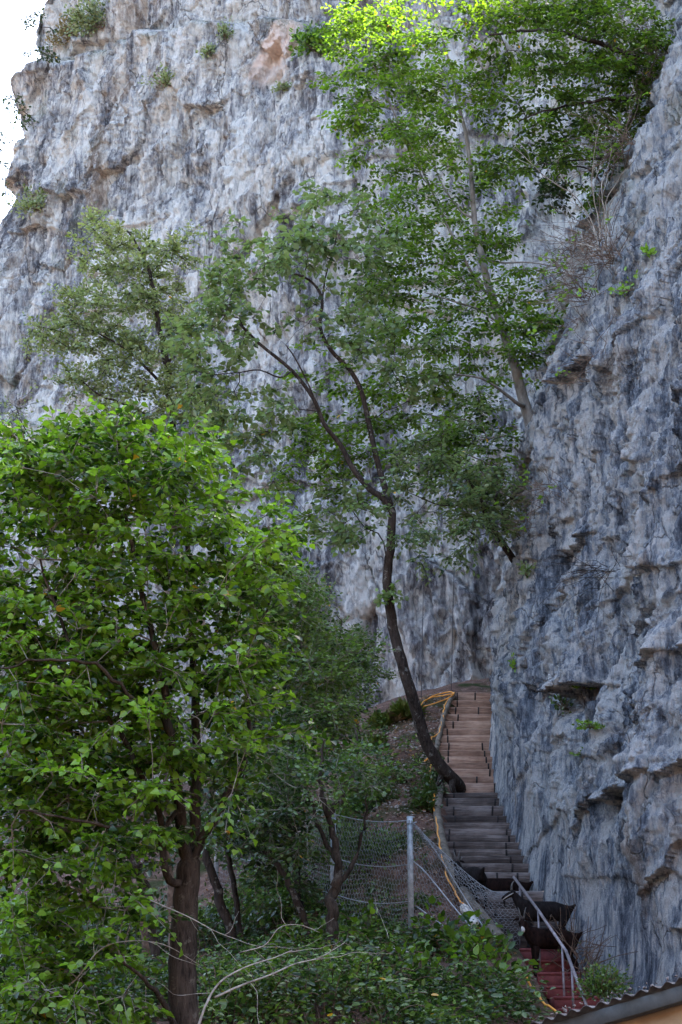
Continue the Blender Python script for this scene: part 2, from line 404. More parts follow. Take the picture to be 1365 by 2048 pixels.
def build_back():
    us = np.linspace(0, 36, 730); zs = np.concatenate([np.linspace(-1, 46, 960), np.linspace(46.3, 52, 12)])
    U, Z = np.meshgrid(us, zs, indexing='ij')
    X, Y, t, over = back_base(U, Z)
    # plan normals
    dXu = np.gradient(X, axis=0); dYu = np.gradient(Y, axis=0); ln = np.hypot(dXu, dYu)+1e-9
    nx, ny = dYu/ln, -dXu/ln
    sgn = np.where(ny > 0, -1, 1); sgn = -1
    nx, ny = nx*sgn, ny*sgn
    W = 0.9*fbm(U/3, Z/4, s=3)
    wob = U + 0.5*fbm(U/1.5, Z/2, s=77)
    d = 1.3*fbm(U/7.5, Z/13, s=11, o=3) + 0.28*fbm(U/2.4, Z/9, s=12, o=2)
    fl = fbm(wob/0.9, Z/5.5, s=21, o=3); d += 0.20*(1-np.abs(fl)*2.4)
    r1, r2, r3, f1, e, ox, oy = voro((U+W)/1.9, (Z+W*1.2)/3.1, 40)
    d += 0.42*(r1-0.5) + 0.28*(r2-0.5)*ox*2 + 0.3*(r3-0.6)*oy
    crack = 1-sstep(0, 0.05, e)
    r1b, r2b, r3b, f1b, eb, oxb, oyb = voro((U+W*0.6)/0.62, (Z+W)/1.15, 60)
    sm = sstep(-0.25, 0.25, fbm(U/4, Z/5, s=91))
    d += sm*(0.15*(r1b-0.5) + 0.22*(r2b-0.5)*oxb + 0.15*(r3b-0.5)*oyb)
    r1c, _, r3c, _, ec, oxc, oyc = voro((U+W*0.4)/0.26, Z/0.4, 80)
    d += (0.3+0.7*sm)*(0.08*(r1c-0.5) + 0.10*(r3c-0.5)*oyc)
    # horizontal bedding overhangs
    zz = Z + 1.2*fbm(U/5, Z*0, s=33) + 0.25*fbm(U/0.9, Z/3, s=34)
    fr = (zz/5.3) % 1.0
    msk = sstep(-0.1, 0.3, fbm(U/3.5, np.floor(zz/5.3)*3.1, s=35))
    d += msk*0.22*(1-fr)**2.2
    fr2 = (zz/1.7+0.35) % 1.0
    msk2 = sstep(0.0, 0.35, fbm(U/1.4, np.floor(zz/1.7+0.35)*2.7, s=36))
    d += msk2*0.10*(1-fr2)**2
    cre = np.abs(fbm(U/0.8+0.3*W, Z/3.2, s=55, o=4)); d -= 0.20*(1-sstep(0, 0.16, cre))*sstep(-0.2, 0.3, fbm(U/3, Z/4, s=57))
    for sc_, am, sd_ in ((1.5, 0.07, 311), (0.6, 0.035, 312)):
        q = fbm((U+0.25*W)/sc_, (Z+0.3*U)/(sc_*1.7), s=sd_, o=3)*4.5; fq = q-np.floor(q); d += am*(np.floor(q)+sstep(0.42, 0.58, fq))
    d += 0.07*fbm(U/0.45, Z/0.9, s=51, o=5, g=0.65) + 0.06*fbm(U/0.12, Z/0.16, s=52, o=2)
    d -= 0.07*crack*sstep(0.0, 0.3, fbm(U/3, Z/3, s=66))
    # the big ledge high on the left and the step above it
    zl = np.interp(X, [-12, -8, -2, 1, 4], [at(120, 90, 58)[2], at(240, 72, 55)[2], at(470, 80, 50)[2], at(640, 95, 46)[2], at(720, 60, 45)[2]])
    zl = zl + 0.5*fbm(U/1.5, Z*0, s=71)
    d -= 1.3*sstep(0, 0.9, Z-zl)
    # lower the soft notch that hangs over the right end
    rel = (fbm(U/0.5, Z/2.2, s=13, o=3))
    PX = X + nx*d; PY = Y + ny*d; PZ = Z + 0.10*fbm(U/0.8, Z/0.8, s=99)
    # top edge: unseen notch shaped on the right to let the sun through
    top = np.interp(U, [0, 4, 11, 13, 34], [NOTCH, NOTCH, NOTCH, 52, 52]) + 0.6*fbm(U/1.2, U*0, s=8)
    ov = np.maximum(Z-top, 0)
    PZ = np.minimum(PZ, top); PY = PY + ov*2.5
    me = grid_mesh('cliff', np.stack([PX, PY, PZ], -1))
    vattr(me, 'relief', rel)
    vattr(me, 'tone', -0.03*sstep(26, 32, PZ) + 0.05*np.exp(-((PZ-21)/5)**2) - 0.03*sstep(13, 8, PZ))
    s0 = at(558, 60, 49); s1 = at(545, 118, 49)
    # scar outline in wall coordinates (triangle-like fresh break)
    hx = PX - s0[0]; hz = PZ - s0[2]
    hh = (at(560, 10, 49)[2]-at(560, 100, 49)[2])
    w = np.interp(hz, [-hh*0.5, -hh*0.3, hh*0.25, hh*0.6], [1.0, 0.95, 0.45, 0.1])
    cx = np.interp(hz, [-hh*0.5, hh*0.6], [-0.05, 0.40])
    scar = (1-sstep(0.75, 1.0, np.abs(hx-cx + 0.10*fbm(U/0.4, Z/0.4, s=4))/np.maximum(w, 0.01)))*sstep(-hh*0.62, -hh*0.5, hz)*(1-sstep(hh*0.5, hh*0.62, hz))
    hx2 = PX - s1[0]; hz2 = PZ - s1[2]
    scar = np.maximum(scar, 0.6*(1-sstep(0.6, 1.0, np.hypot(hx2/1.1, hz2/0.85)+0.25*fbm(U/0.3, Z/0.3, s=41))))
    vattr(me, 'scar', scar)
    warm = 0.06*sstep(14, 32, PZ) - 0.04 + 0.10*(msk*np.exp(-((1-fr)*6)**2))
    vattr(me, 'warm', warm)
    moss = 0.75*np.exp(-((Z-zl-0.4)/0.6)**2)*sstep(-0.1, 0.3, fbm(U/1.2, Z/1.2, s=61)) + 0.5*sstep(0.2, 0.5, fbm(U/0.8, Z/1.5, s=62))*sstep(-7, -12, X)
    vattr(me, 'moss', np.clip(moss, 0, 1))
    o = link_mesh('cliff', me, M['rock'], smooth=False)
    tag(o, kind='structure')
    return np.stack([PX, PY, PZ], -1)

# ------------------------------------------------------------------ the near cliff along the stairs
_sil = [(991, 1385), (1004, 1300), (1024, 1210), (1050, 1120), (1080, 965), (1104, 750), (1150, 560), (1225, 400), (1288, 250), (1358, 0), (1440, -300)]
_sp = np.array([at(a, b, 39.0) for a, b in _sil])
_zs0 = _sp[0, 2]
def lean(dz):
    return np.interp(dz, np.r_[-12, -3, _sp[:, 2]-_zs0, 60], np.r_[-0.8, -0.2, _sp[:, 0]-_sp[0, 0], 24])
_bD = [12, 19, 20.5, 21.6, 22.6, 23.4, 24.5, 26.5, 28.5, 30, 33, 36.4, 39, 42]
_bX = [13, 7.6, 5.9, 4.95, 4.35, 4.05, 3.85, 3.48, 3.15, 3.10, 3.0, 3.22, 3.62, 4.0]
def stairZ(D):
    ys = np.interp(D, _ds[::-1], _ys[::-1]); dy = (H0/2-ys)/F
    return D/(CT-dy*ST)*(ST+dy*CT)

def near_surface():
    Ds = np.concatenate([np.linspace(13, 20, 50, endpoint=False), np.linspace(20, 30, 440, endpoint=False), np.linspace(30, 43.5, 330)])
    # smooth plan line
    bx = np.interp(Ds, _bD, _bX)
    k = np.exp(-np.linspace(-2, 2, 41)**2); k /= k.sum()
    bx = np.convolve(np.pad(bx, 20, mode='edge'), k, mode='valid')
    zs = np.concatenate([np.linspace(-2, 14, 560, endpoint=False), np.linspace(14, 27, 300), np.linspace(27.1, 44, 80)])
    Dg, Z = np.meshgrid(Ds, zs, indexing='ij')
    B = np.repeat(bx[:, None], len(zs), 1)
    dz = Z - stairZ(np.clip(Dg, 21.5, 39))
    fr = sstep(36, 24, Dg)
    # far end follows the measured silhouette, the near end leans a little less
    X = B + lean(dz)*(1-0.12*fr)
    return Dg, Z, X, bx, Ds, zs, dz

def build_near():
    Dg, Z, X, bx, Ds, zs, dz = near_surface()
    Y = Dg.copy()
    dX = np.gradient(X, axis=0); dY = np.gradient(Y, axis=0); ln = np.hypot(dX, dY)
    nx, ny = -dY/ln, dX/ln
    arc = np.concatenate([[0], np.cumsum(np.hypot(np.diff(bx), np.diff(Ds)))]); U = np.repeat(arc[:, None], len(zs), 1)
    W = 0.6*fbm(U/2, Z/3, s=103)
    wob = U + 0.35*fbm(U/1.2, Z/2, s=177) + 0.12*Z
    d = 0.55*fbm(U/4.5, Z/9, s=111, o=3) + 0.25*fbm(U/1.7, Z/6, s=112, o=2)
    fl = fbm(wob/0.75, Z/5.0, s=121, o=3); d += 0.15*(1-np.abs(fl)*2.4)
    fl2 = fbm(wob/0.22, Z/2.0, s=122, o=2); d += 0.05*(1-np.abs(fl2)*2.2)
    r1, r2, r3, f1, e, ox, oy = voro((U+W)/1.5, (Z+W*1.2)/1.7, 140)
    d += 0.20*(r1-0.5) + 0.20*(r2-0.5)*ox*2 + 0.20*(r3-0.6)*oy
    r1b, r2b, r3b, f1b, eb, oxb, oyb = voro((U+W*0.6)/0.45, (Z+W)/0.75, 160)
    sm = sstep(-0.25, 0.2, fbm(U/2.2, Z/2.6, s=191))
    d += sm*(0.15*(r1b-0.5) + 0.22*(r2b-0.5)*oxb + 0.12*(r3b-0.5)*oyb)
    r1c, _, r3c, _, ec, oxc, oyc = voro((U+W*0.4)/0.18, Z/0.26, 180)
    d += (0.3+0.7*sm)*(0.06*(r1c-0.5) + 0.10*(r3c-0.5)*oyc)
    zz = Z + 0.7*fbm(U/4, Z*0, s=133) + 0.2*fbm(U/0.7, Z/3, s=134)
    fr = (zz/2.3) % 1.0
    msk = sstep(0.0, 0.3, fbm(U/1.8, np.floor(zz/2.3)*3.1, s=135))
    d += msk*0.13*(1-fr)**2.2
    cre = np.abs(fbm(U/0.6+0.3*W, Z/2.4, s=155, o=4)); d -= 0.18*(1-sstep(0, 0.14, cre))*sstep(-0.2, 0.3, fbm(U/2.2, Z/3, s=157))
    for sc_, am, sd_ in ((0.9, 0.065, 301), (0.38, 0.035, 302)):
        q = fbm((U+0.25*W)/sc_, (Z+0.3*U)/(sc_*1.5), s=sd_, o=3)*4.5; fq = q-np.floor(q); d += am*(np.floor(q)+sstep(0.42, 0.58, fq))
    d += 0.05*fbm(U/0.3, Z/0.6, s=151, o=5, g=0.65) + 0.035*fbm(U/0.08, Z/0.1, s=152, o=2)
    # calm where the stairs run along it
    calm = 0.16 + 0.84*sstep(0.2, 3.2, dz); calm = np.where(Dg < 22.5, np.maximum(calm, 0.8), calm)
    d = d*calm - 0.12*(1-sstep(0.2, 2.0, dz))
    # named shelves with dark undersides
    for (D0, z0, hw, dep, h) in SHELVES:
        edge = z0 + 0.10*fbm(U/0.25, U*0, s=int(D0*7))
        sh = (1-sstep(0.55, 1.0, np.abs(Dg-D0)/hw))*np.where(Z > edge, np.exp(-np.maximum(Z-edge, 0)/h), 0)
        nicht = (1-sstep(0.4, 1.0, np.abs(Dg-D0)/hw))*np.exp(-((Z-edge+0.25)/0.25)**2)*(Z <= edge)
        d += dep*sh - 0.45*dep*nicht
    PX = X + nx*d; PY = Y + ny*d; PZ = Z + 0.06*fbm(U/0.6, Z/0.6, s=199)
    top = 43 + 0*U
    me = grid_mesh('cliff', np.stack([PX, PY, PZ], -1))
    vattr(me, 'relief', fbm(U/0.35, Z/1.8, s=113, o=3))
    vattr(me, 'scar', U*0)
    vattr(me, 'tone', 0.03*sstep(13, 20, PZ) - 0.05*sstep(3, 0.5, PZ))
    vattr(me, 'warm', -0.045 + 0.08*(msk*np.exp(-((1-fr)*5)**2)) + 0.07*sstep(24, 21.5, Y) + 0.05*sstep(6, 2, dz)*0)
    vattr(me, 'moss', np.clip(0.8*sstep(0.15, 0.5, fbm(U/0.9, Z/1.2, s=161))*sstep(10, 22, Z), 0, 1))
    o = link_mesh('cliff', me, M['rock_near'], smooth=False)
    tag(o, kind='structure')
    return np.stack([PX, PY, PZ], -1)

_surfs = []
def proj(P):
    P = np.asarray(P, float)
    dep = P[..., 1]*CT + P[..., 2]*ST
    return W0/2 + F*P[..., 0]/dep, H0/2 - F*(-P[..., 1]*ST + P[..., 2]*CT)/dep, dep
def hit(px, py, which=None):
    """nearest cliff point seen at a place of the photo"""
    best = None
    for k, S in enumerate(_surfs):
        if which is not None and k != which: continue
        q = S['q']; d2 = (q[0]-px)**2 + (q[1]-py)**2
        c = np.argpartition(d2, 12)[:12]
        c = c[d2[c] < max(60, d2[c].min()*1.5)]
        j = c[np.argmin(q[2][c])]
        if best is None or (d2[j] < 200 and q[2][j] < best[0]): best = (q[2][j], S['P'][j])
    return best[1].copy()
def add_surf(P):
    P = P.reshape(-1, 3); q = proj(P)
    m = (q[0] > -200) & (q[0] < 1565) & (q[1] > -200) & (q[1] < 2200)
    _surfs.append({'P': P[m], 'q': tuple(a[m] for a in q)})
NOTCH = 34.3
def shelf(px, py, D, hw, dep, h):
    return (D, at(px, py, D)[2], hw, dep, h)
SHELVES = [shelf(1118, 1384, 27.6, 0.8, 0.6, 0.9), shelf(1290, 1320, 23.6, 1.5, 0.18, 0.6), shelf(1280, 1530, 22.6, 1.7, 0.20, 0.55),
           shelf(1290, 1850, 22.0, 0.9, 0.1, 0.4), shelf(1290, 430, 36, 1.6, 0.35, 1.2), shelf(1180, 1590, 24.6, 0.7, 0.25, 0.4), shelf(1310, 740, 30, 1.3, 0.3, 0.7), shelf(1100, 1090, 29.5, 1.2, .2, .6)]

build_ground()
PB = build_back(); add_surf(PB)
PN = build_near(); add_surf(PN)
# ------------------------------------------------------------------ tube / branch meshing
def catmull(P, n):
    P = np.asarray(P, float)
    if len(P) < 3:
        t = np.linspace(0, 1, n*(len(P)-1)+1)[:, None]; return P[0]*(1-t)+P[1]*t
    Q = np.vstack([2*P[0]-P[1], P, 2*P[-1]-P[-2]]); out = []
    for i in range(1, len(Q)-2):
        for k in range(n):
            t = k/n; a, b, c, d = Q[i-1], Q[i], Q[i+1], Q[i+2]
            out.append(0.5*((2*b)+(-a+c)*t+(2*a-5*b+4*c-d)*t*t+(-a+3*b-3*c+d)*t**3))
    out.append(P[-1]); return np.array(out)

class MB:
    """collects faces with numpy and links them as ONE mesh object"""
    def __init__(s): s.V = []; s.Q = []; s.T = []; s.n = 0
    def add(s, V, Q=(), T=()):
        V = np.asarray(V, float)
        if len(Q): s.Q.append(np.asarray(Q, dtype=np.int64)+s.n)
        if len(T): s.T.append(np.asarray(T, dtype=np.int64)+s.n)
        s.V.append(V); s.n += len(V)
    def tube(s, P, r, k=6, cap=True):
        P = np.asarray(P, float); n = len(P); r = np.broadcast_to(np.asarray(r, float), (n,))
        T = np.gradient(P, axis=0); T /= np.linalg.norm(T, axis=1)[:, None]+1e-9
        up = np.array([0.31, 0.17, 0.93]) if abs(T[0, 2]) < 0.8 else np.array([0.93, 0.31, 0.1])
        A = np.cross(T, up); A /= np.linalg.norm(A, axis=1)[:, None]+1e-9; B = np.cross(T, A)
        a = np.arange(k)*2*math.pi/k
        V = P[:, None]+r[:, None, None]*(A[:, None]*np.cos(a)[None, :, None]+B[:, None]*np.sin(a)[None, :, None])
        i = np.arange(n-1)[:, None]*k; j = np.arange(k)[None]; j2 = (j+1) % k
        Q = np.stack([i+j, i+j2, i+k+j2, i+k+j], -1).reshape(-1, 4)
        V = V.reshape(-1, 3); Tn = []
        if cap and k > 3:
            V = np.vstack([V, P[0], P[-1]])
            for q in range(k):
                Tn += [(n*k, (q+1) % k, q), (n*k+1, (n-1)*k+q, (n-1)*k+(q+1) % k)]
        s.add(V, Q, Tn)
    def segs(s, A, B, r, k=3):
        """many thin straight wires at once"""
        A = np.asarray(A, float); B = np.asarray(B, float); n = len(A); r = np.broadcast_to(np.asarray(r, float), (n,))
        T = B-A; T /= np.linalg.norm(T, axis=1)[:, None]+1e-9
        up = np.where(np.abs(T[:, 2:3]) < 0.85, np.array([[0, 0, 1.]]), np.array([[1., 0, 0]]))
        X = np.cross(T, up); X /= np.linalg.norm(X, axis=1)[:, None]+1e-9; Y = np.cross(T, X)
        a = np.arange(k)*2*math.pi/k
        off = X[:, None]*np.cos(a)[None, :, None]+Y[:, None]*np.sin(a)[None, :, None]
        V = np.concatenate([A[:, None]+off*r[:, None, None], B[:, None]+off*r[:, None, None]], 1)
        i = np.arange(n)[:, None]*2*k; j = np.arange(k)[None]; j2 = (j+1) % k
        s.add(V.reshape(-1, 3), np.stack([i+j, i+j2, i+k+j2, i+k+j], -1).reshape(-1, 4))
    def box(s, lo, hi, M3=None, org=(0, 0, 0), bev=0.0):
        lo = np.array(lo, float); hi = np.array(hi, float)
        if bev <= 0:
            c = np.array([[x, y, z] for x in (0, 1) for y in (0, 1) for z in (0, 1)]); V = lo+(hi-lo)*c
            Q = [(0, 1, 3, 2), (4, 6, 7, 5), (0, 4, 5, 1), (2, 3, 7, 6), (0, 2, 6, 4), (1, 5, 7, 3)]
        else:
            b = bev; V = []; ix = {}
            for x in (0, 1):
                for y in (0, 1):
                    for z in (0, 1):
                        for ax in range(3):
                            p = [hi[0]-b if x else lo[0]+b, hi[1]-b if y else lo[1]+b, hi[2]-b if z else lo[2]+b]
                            p[ax] = (hi if (x, y, z)[ax] else lo)[ax]
                            ix[(x, y, z, ax)] = len(V); V.append(p)
            Q = []; Tn = []
            def ordq(q):
                pts = np.array([V[i] for i in q]); c = pts.mean(0); nn = np.cross(pts[1]-pts[0], pts[2]-pts[0])
                ctr = (lo+hi)/2
                return q if np.dot(nn, c-ctr) > 0 else q[::-1]
            for ax in range(3):
                o1, o2 = [a for a in range(3) if a != ax]
                for sd in (0, 1):
                    q = []
                    for u, v in ((0, 0), (1, 0), (1, 1), (0, 1)):
                        k = [0, 0, 0]; k[ax] = sd; k[o1] = u; k[o2] = v; q.append(ix[(*k, ax)])
                    Q.append(ordq(q))
                for u in (0, 1):
                    for v in (0, 1):
                        k0 = [0, 0, 0]; k0[o1] = u; k0[o2] = v; k1 = list(k0); k1[ax] = 1
                        Q.append(ordq([ix[(*k0, o1)], ix[(*k1, o1)], ix[(*k1, o2)], ix[(*k0, o2)]]))
            for x in (0, 1):
                for y in (0, 1):
                    for z in (0, 1): Tn.append(ordq([ix[(x, y, z, a)] for a in range(3)]))
            V = np.array(V)
            if M3 is not None: V = V @ np.array(M3).T
            s.add(V+np.array(org), Q, Tn); return
        if M3 is not None: V = V @ np.array(M3).T
        s.add(V+np.array(org), Q)
    def build(s, name, mat, parent=None, smooth=False, tint=None):
        V = np.concatenate(s.V); Fs = []
        if s.Q: Fs.append(np.concatenate(s.Q))
        if s.T: Fs.append(np.concatenate(s.T))
        me = mesh_np(name, V, Fs)
        return link_mesh(name, me, mat, parent, smooth)

# ------------------------------------------------------------------ leaves
def norm(v): return v/(np.linalg.norm(v, axis=-1, keepdims=True)+1e-9)
LEAF = {
 'round': np.array([(0, 0, 0), (0.16, -0.34, .03), (0.52, -0.40, .03), (1, 0, -.14), (0.52, 0.40, .03), (0.16, 0.34, .03)]),
 'oval': np.array([(0, 0, 0), (0.28, -0.27, .04), (0.68, -0.25, .02), (1, 0, -.06), (0.68, 0.25, .02), (0.28, 0.27, .04)]),
 'small': np.array([(0, 0, 0), (0.3, -0.30, .03), (0.7, -0.26, .03), (1, 0, 0), (0.7, 0.26, .03), (0.3, 0.30, .03)]),
 'blade': np.array([(0, 0, 0), (0.1, -0.010, 0), (0.6, -0.010, .0), (1, 0, -.25), (0.6, 0.010, 0.), (0.1, 0.010, 0)]),
}
def leaves_mesh(name, base, dirv, nrm, size, tint, shape):
    """each leaf is two folded blades hinged at the midrib"""
    d = norm(dirv); n = norm(nrm - (nrm*d).sum(-1, keepdims=True)*d); s = np.cross(n, d)
    L = LEAF[shape]; k = len(L); m = len(base)
    wv = 1 + 0.25*(rng.random(m)-0.5)
    V = base[:, None]+size[:, None, None]*(d[:, None]*L[None, :, 0:1]+s[:, None]*L[None, :, 1:2]*wv[:, None, None]+n[:, None]*L[None, :, 2:3]*(1+rng.random(m)*2)[:, None, None])
    i = np.arange(m)[:, None]*k
    Q = np.concatenate([i+np.array([[0, 1, 2, 3]]), i+np.array([[0, 3, 4, 5]])], 1).reshape(-1, 4)
    return mesh_np(name, V.reshape(-1, 3), Q, np.repeat(tint, 2))

class Tree:
    def __init__(s, seed):
        s.P = []; s.par = []; s.fix = []; s.r = np.random.default_rng(seed); s.twA = []; s.twB = []; s.twR = []
        s.lb = []; s.ld = []; s.ln = []; s.ls = []; s.lt = []
    def path(s, pts, r0, r1, parent=-1, n=5, wob=0.0):
        Q = catmull(pts, n)
        if wob:
            m = np.clip(np.linspace(0, 1, len(Q))*4, 0, 1)[:, None]
            Q = Q+s.r.normal(0, wob, Q.shape)*m
        rr = np.linspace(r0, r1, len(Q)); ids = []
        for i, (p, q) in enumerate(zip(Q, rr)):
            if i == 0 and parent >= 0: ids.append(parent); continue
            s.P.append(p); s.par.append(ids[-1] if ids else parent); s.fix.append(q); ids.append(len(s.P)-1)
        return ids
    def near(s, p): return int(np.argmin(((np.array(s.P)-p)**2).sum(1)))
    def grow(s, C, step=0.35, wob=0.05, lift=0.5, first=0):
        C = np.asarray(C); P0 = np.array(s.P)
        d0 = np.sqrt(((C[:, None]-P0[None])**2).sum(-1)).min(1); ends = []
        for c in C[np.argsort(d0)]:
            P = np.array(s.P[first:]); v = c-P; d = np.linalg.norm(v, axis=1)
            cost = d*(1+lift*np.clip(-v[:, 2]/(d+1e-6), -0.2, 1)*1.0)
            j = int(np.argmin(cost))+first; a = s.P[j]; D = np.linalg.norm(c-a)
            k = max(1, int(D/step)); prev = j
            mid = (a+c)/2+np.array([0, 0, 0.10*D*lift])+s.r.normal(0, wob*D*0.8, 3)
            for i in range(1, k+1):
                t = i/k; q = a*(1-t)**2+mid*2*t*(1-t)+c*t*t
                if i < k: q = q+s.r.normal(0, wob*step, 3)
                s.P.append(q); s.par.append(prev); s.fix.append(0); prev = len(s.P)-1
            ends.append(prev)
        return ends
    def spray(s, ends, ntw, L, nl, size, flat=0.75, droop=0.15, up=0.6, tipup=0.0, tvar=0.25, tb=0.45, tz=0.0, tilt=0.45, rtw=0.0035):
        P = np.array(s.P)
        for e in ends:
            p = P[e]; a = P[s.par[e]] if s.par[e] >= 0 else p-np.array([0, 0, 1.]); out = norm(p-a)
            ctone = tb+s.r.normal(0, tvar*0.45)
            for q in range(ntw):
                dv = norm(out*0.8+s.r.normal(0, 0.75, 3)*np.array([1, 1, 1-flat])+np.array([0, 0, tipup]))
                ll = L*(0.5+0.8*s.r.random()); k = max(2, int(nl*ll/L))
                t = (np.arange(k)+0.5+s.r.random(k)*0.4)/k
                dr = -droop*ll*t**2
                B = p+dv*ll*t[:, None]+np.stack([dr*0, dr*0, dr], 1)
                pe = p+dv*ll+np.array([0, 0, -droop*ll]); pm = p+dv*ll*0.5+np.array([0, 0, -droop*ll*0.25])
                s.twA += [p, pm]; s.twB += [pm, pe]; s.twR += [rtw*1.3, rtw*0.8]
                side = norm(np.cross(dv, [0, 0, 1.])); sg = np.where(np.arange(k) % 2, 1, -1)[:, None]
                ld = norm(dv*0.6+side*sg*0.85+s.r.normal(0, 0.28, (k, 3))+np.array([0, 0, -droop]))
                nn = norm(np.array([0, 0, up])+s.r.normal(0, tilt, (k, 3)))
                B = B+ld*size*0.25
                s.lb.append(B); s.ld.append(ld); s.ln.append(nn)
                s.ls.append(size*(0.6+0.6*s.r.random(k))); s.lt.append(np.clip(ctone+s.r.normal(0, tvar*0.5, k), 0.02, 0.97))
    def radii(s, r_tip=0.004, ex=0.45, cap=1.0):
        n = len(s.P); cnt = np.zeros(n)
        ch = [[] for _ in range(n)]
        for i in range(n):
            if s.par[i] >= 0: ch[s.par[i]].append(i)
        for i in range(n-1, -1, -1):
            if not ch[i]: cnt[i] += 1
            if s.par[i] >= 0: cnt[s.par[i]] += cnt[i]
        r = r_tip*cnt**ex; r = np.minimum(r, cap)
        fx = np.array(s.fix); r = np.where(fx > 0, fx, r)
        for i in range(n):
            if s.par[i] >= 0: r[i] = min(r[i], r[s.par[i]]*(0.98 if fx[i] <= 0 else 1.2))
        return r, ch
    def build(s, name, loc, label, cat, bark, leafm, shape, group=None, crown='crown', cap=0.05, rtip=0.004, orange=0.003, twig=None):
        root = empty(name, loc, label, cat, group)
        r, ch = s.radii(rtip, cap=cap); P = np.array(s.P); fx = np.array(s.fix) > 0
        done = np.zeros(len(P), bool); trunk = MB(); br = MB(); nb = 0
        starts = [i for i in range(len(P)) if s.par[i] < 0]; stack = [(i, -1) for i in starts]
        while stack:
            i, pa = stack.pop(); ch_ = [pa] if pa >= 0 else []; cur = i; kind = fx[i]
            while True:
                ch_.append(cur); nx = [c for c in ch[cur]]
                if not nx: break
                same = [c for c in nx if fx[c] == kind] or ([] if kind else nx)
                if same: m = max(same, key=lambda c: r[c])
                else: m = None
                for c in nx:
                    if c != m: stack.append((c, cur))
                if m is None: break
                cur = m
            if len(ch_) < 2: continue
            rr = r[ch_].copy()
            if pa >= 0: rr[0] = min(rr[0], rr[1]*1.15)
            k = 10 if rr.max() > 0.05 else 7 if rr.max() > 0.02 else 5 if rr.max() > 0.01 else 3
            (trunk if kind else br).tube(P[ch_], rr, k)
        if trunk.n:
            trunk.build('trunk', bark, root, True)
        if s.twA: br.segs(s.twA, s.twB, s.twR)
        if br.n: br.build('branchwork', twig or bark, root, True)
        if s.lb:
            b = np.concatenate(s.lb); d = np.concatenate(s.ld); n = np.concatenate(s.ln); sz = np.concatenate(s.ls); t = np.concatenate(s.lt)
            t = np.where(s.r.random(len(t)) < orange, 1.0, t*0.98)
            me = leaves_mesh(crown, b, d, n, sz, t, shape); link_mesh(crown, me, leafm, root)
            print(name, 'leaves', len(b))
        return root

def blobs(r, L, layer=0.0):
    """L: (px,py,D,rx,ry,rd,n): scattered points in ellipsoids placed at a photo position and a real distance"""
    out = []
    for (x, y, D, rx, ry, rd, n) in L:
        v = r.normal(0, 1, (n, 3)); v = v/np.linalg.norm(v, axis=1)[:, None]*(r.random((n, 1))**(1/2.3))*np.where(r.random((n, 1)) < 0.22, 1.35, 0.97)
        for q in v:
            p = at(x+q[0]*rx, y+q[1]*ry, D+q[2]*rd)
            if layer:
                o = 0.25*math.sin(p[0]*1.7+p[1])+0.12*p[0]; p[2] = (round((p[2]+o)/layer)*layer)-o+r.normal(0, 0.07*layer)
            out.append(p)
    return np.array(out)
def pth(L): return [at(*q) for q in L]

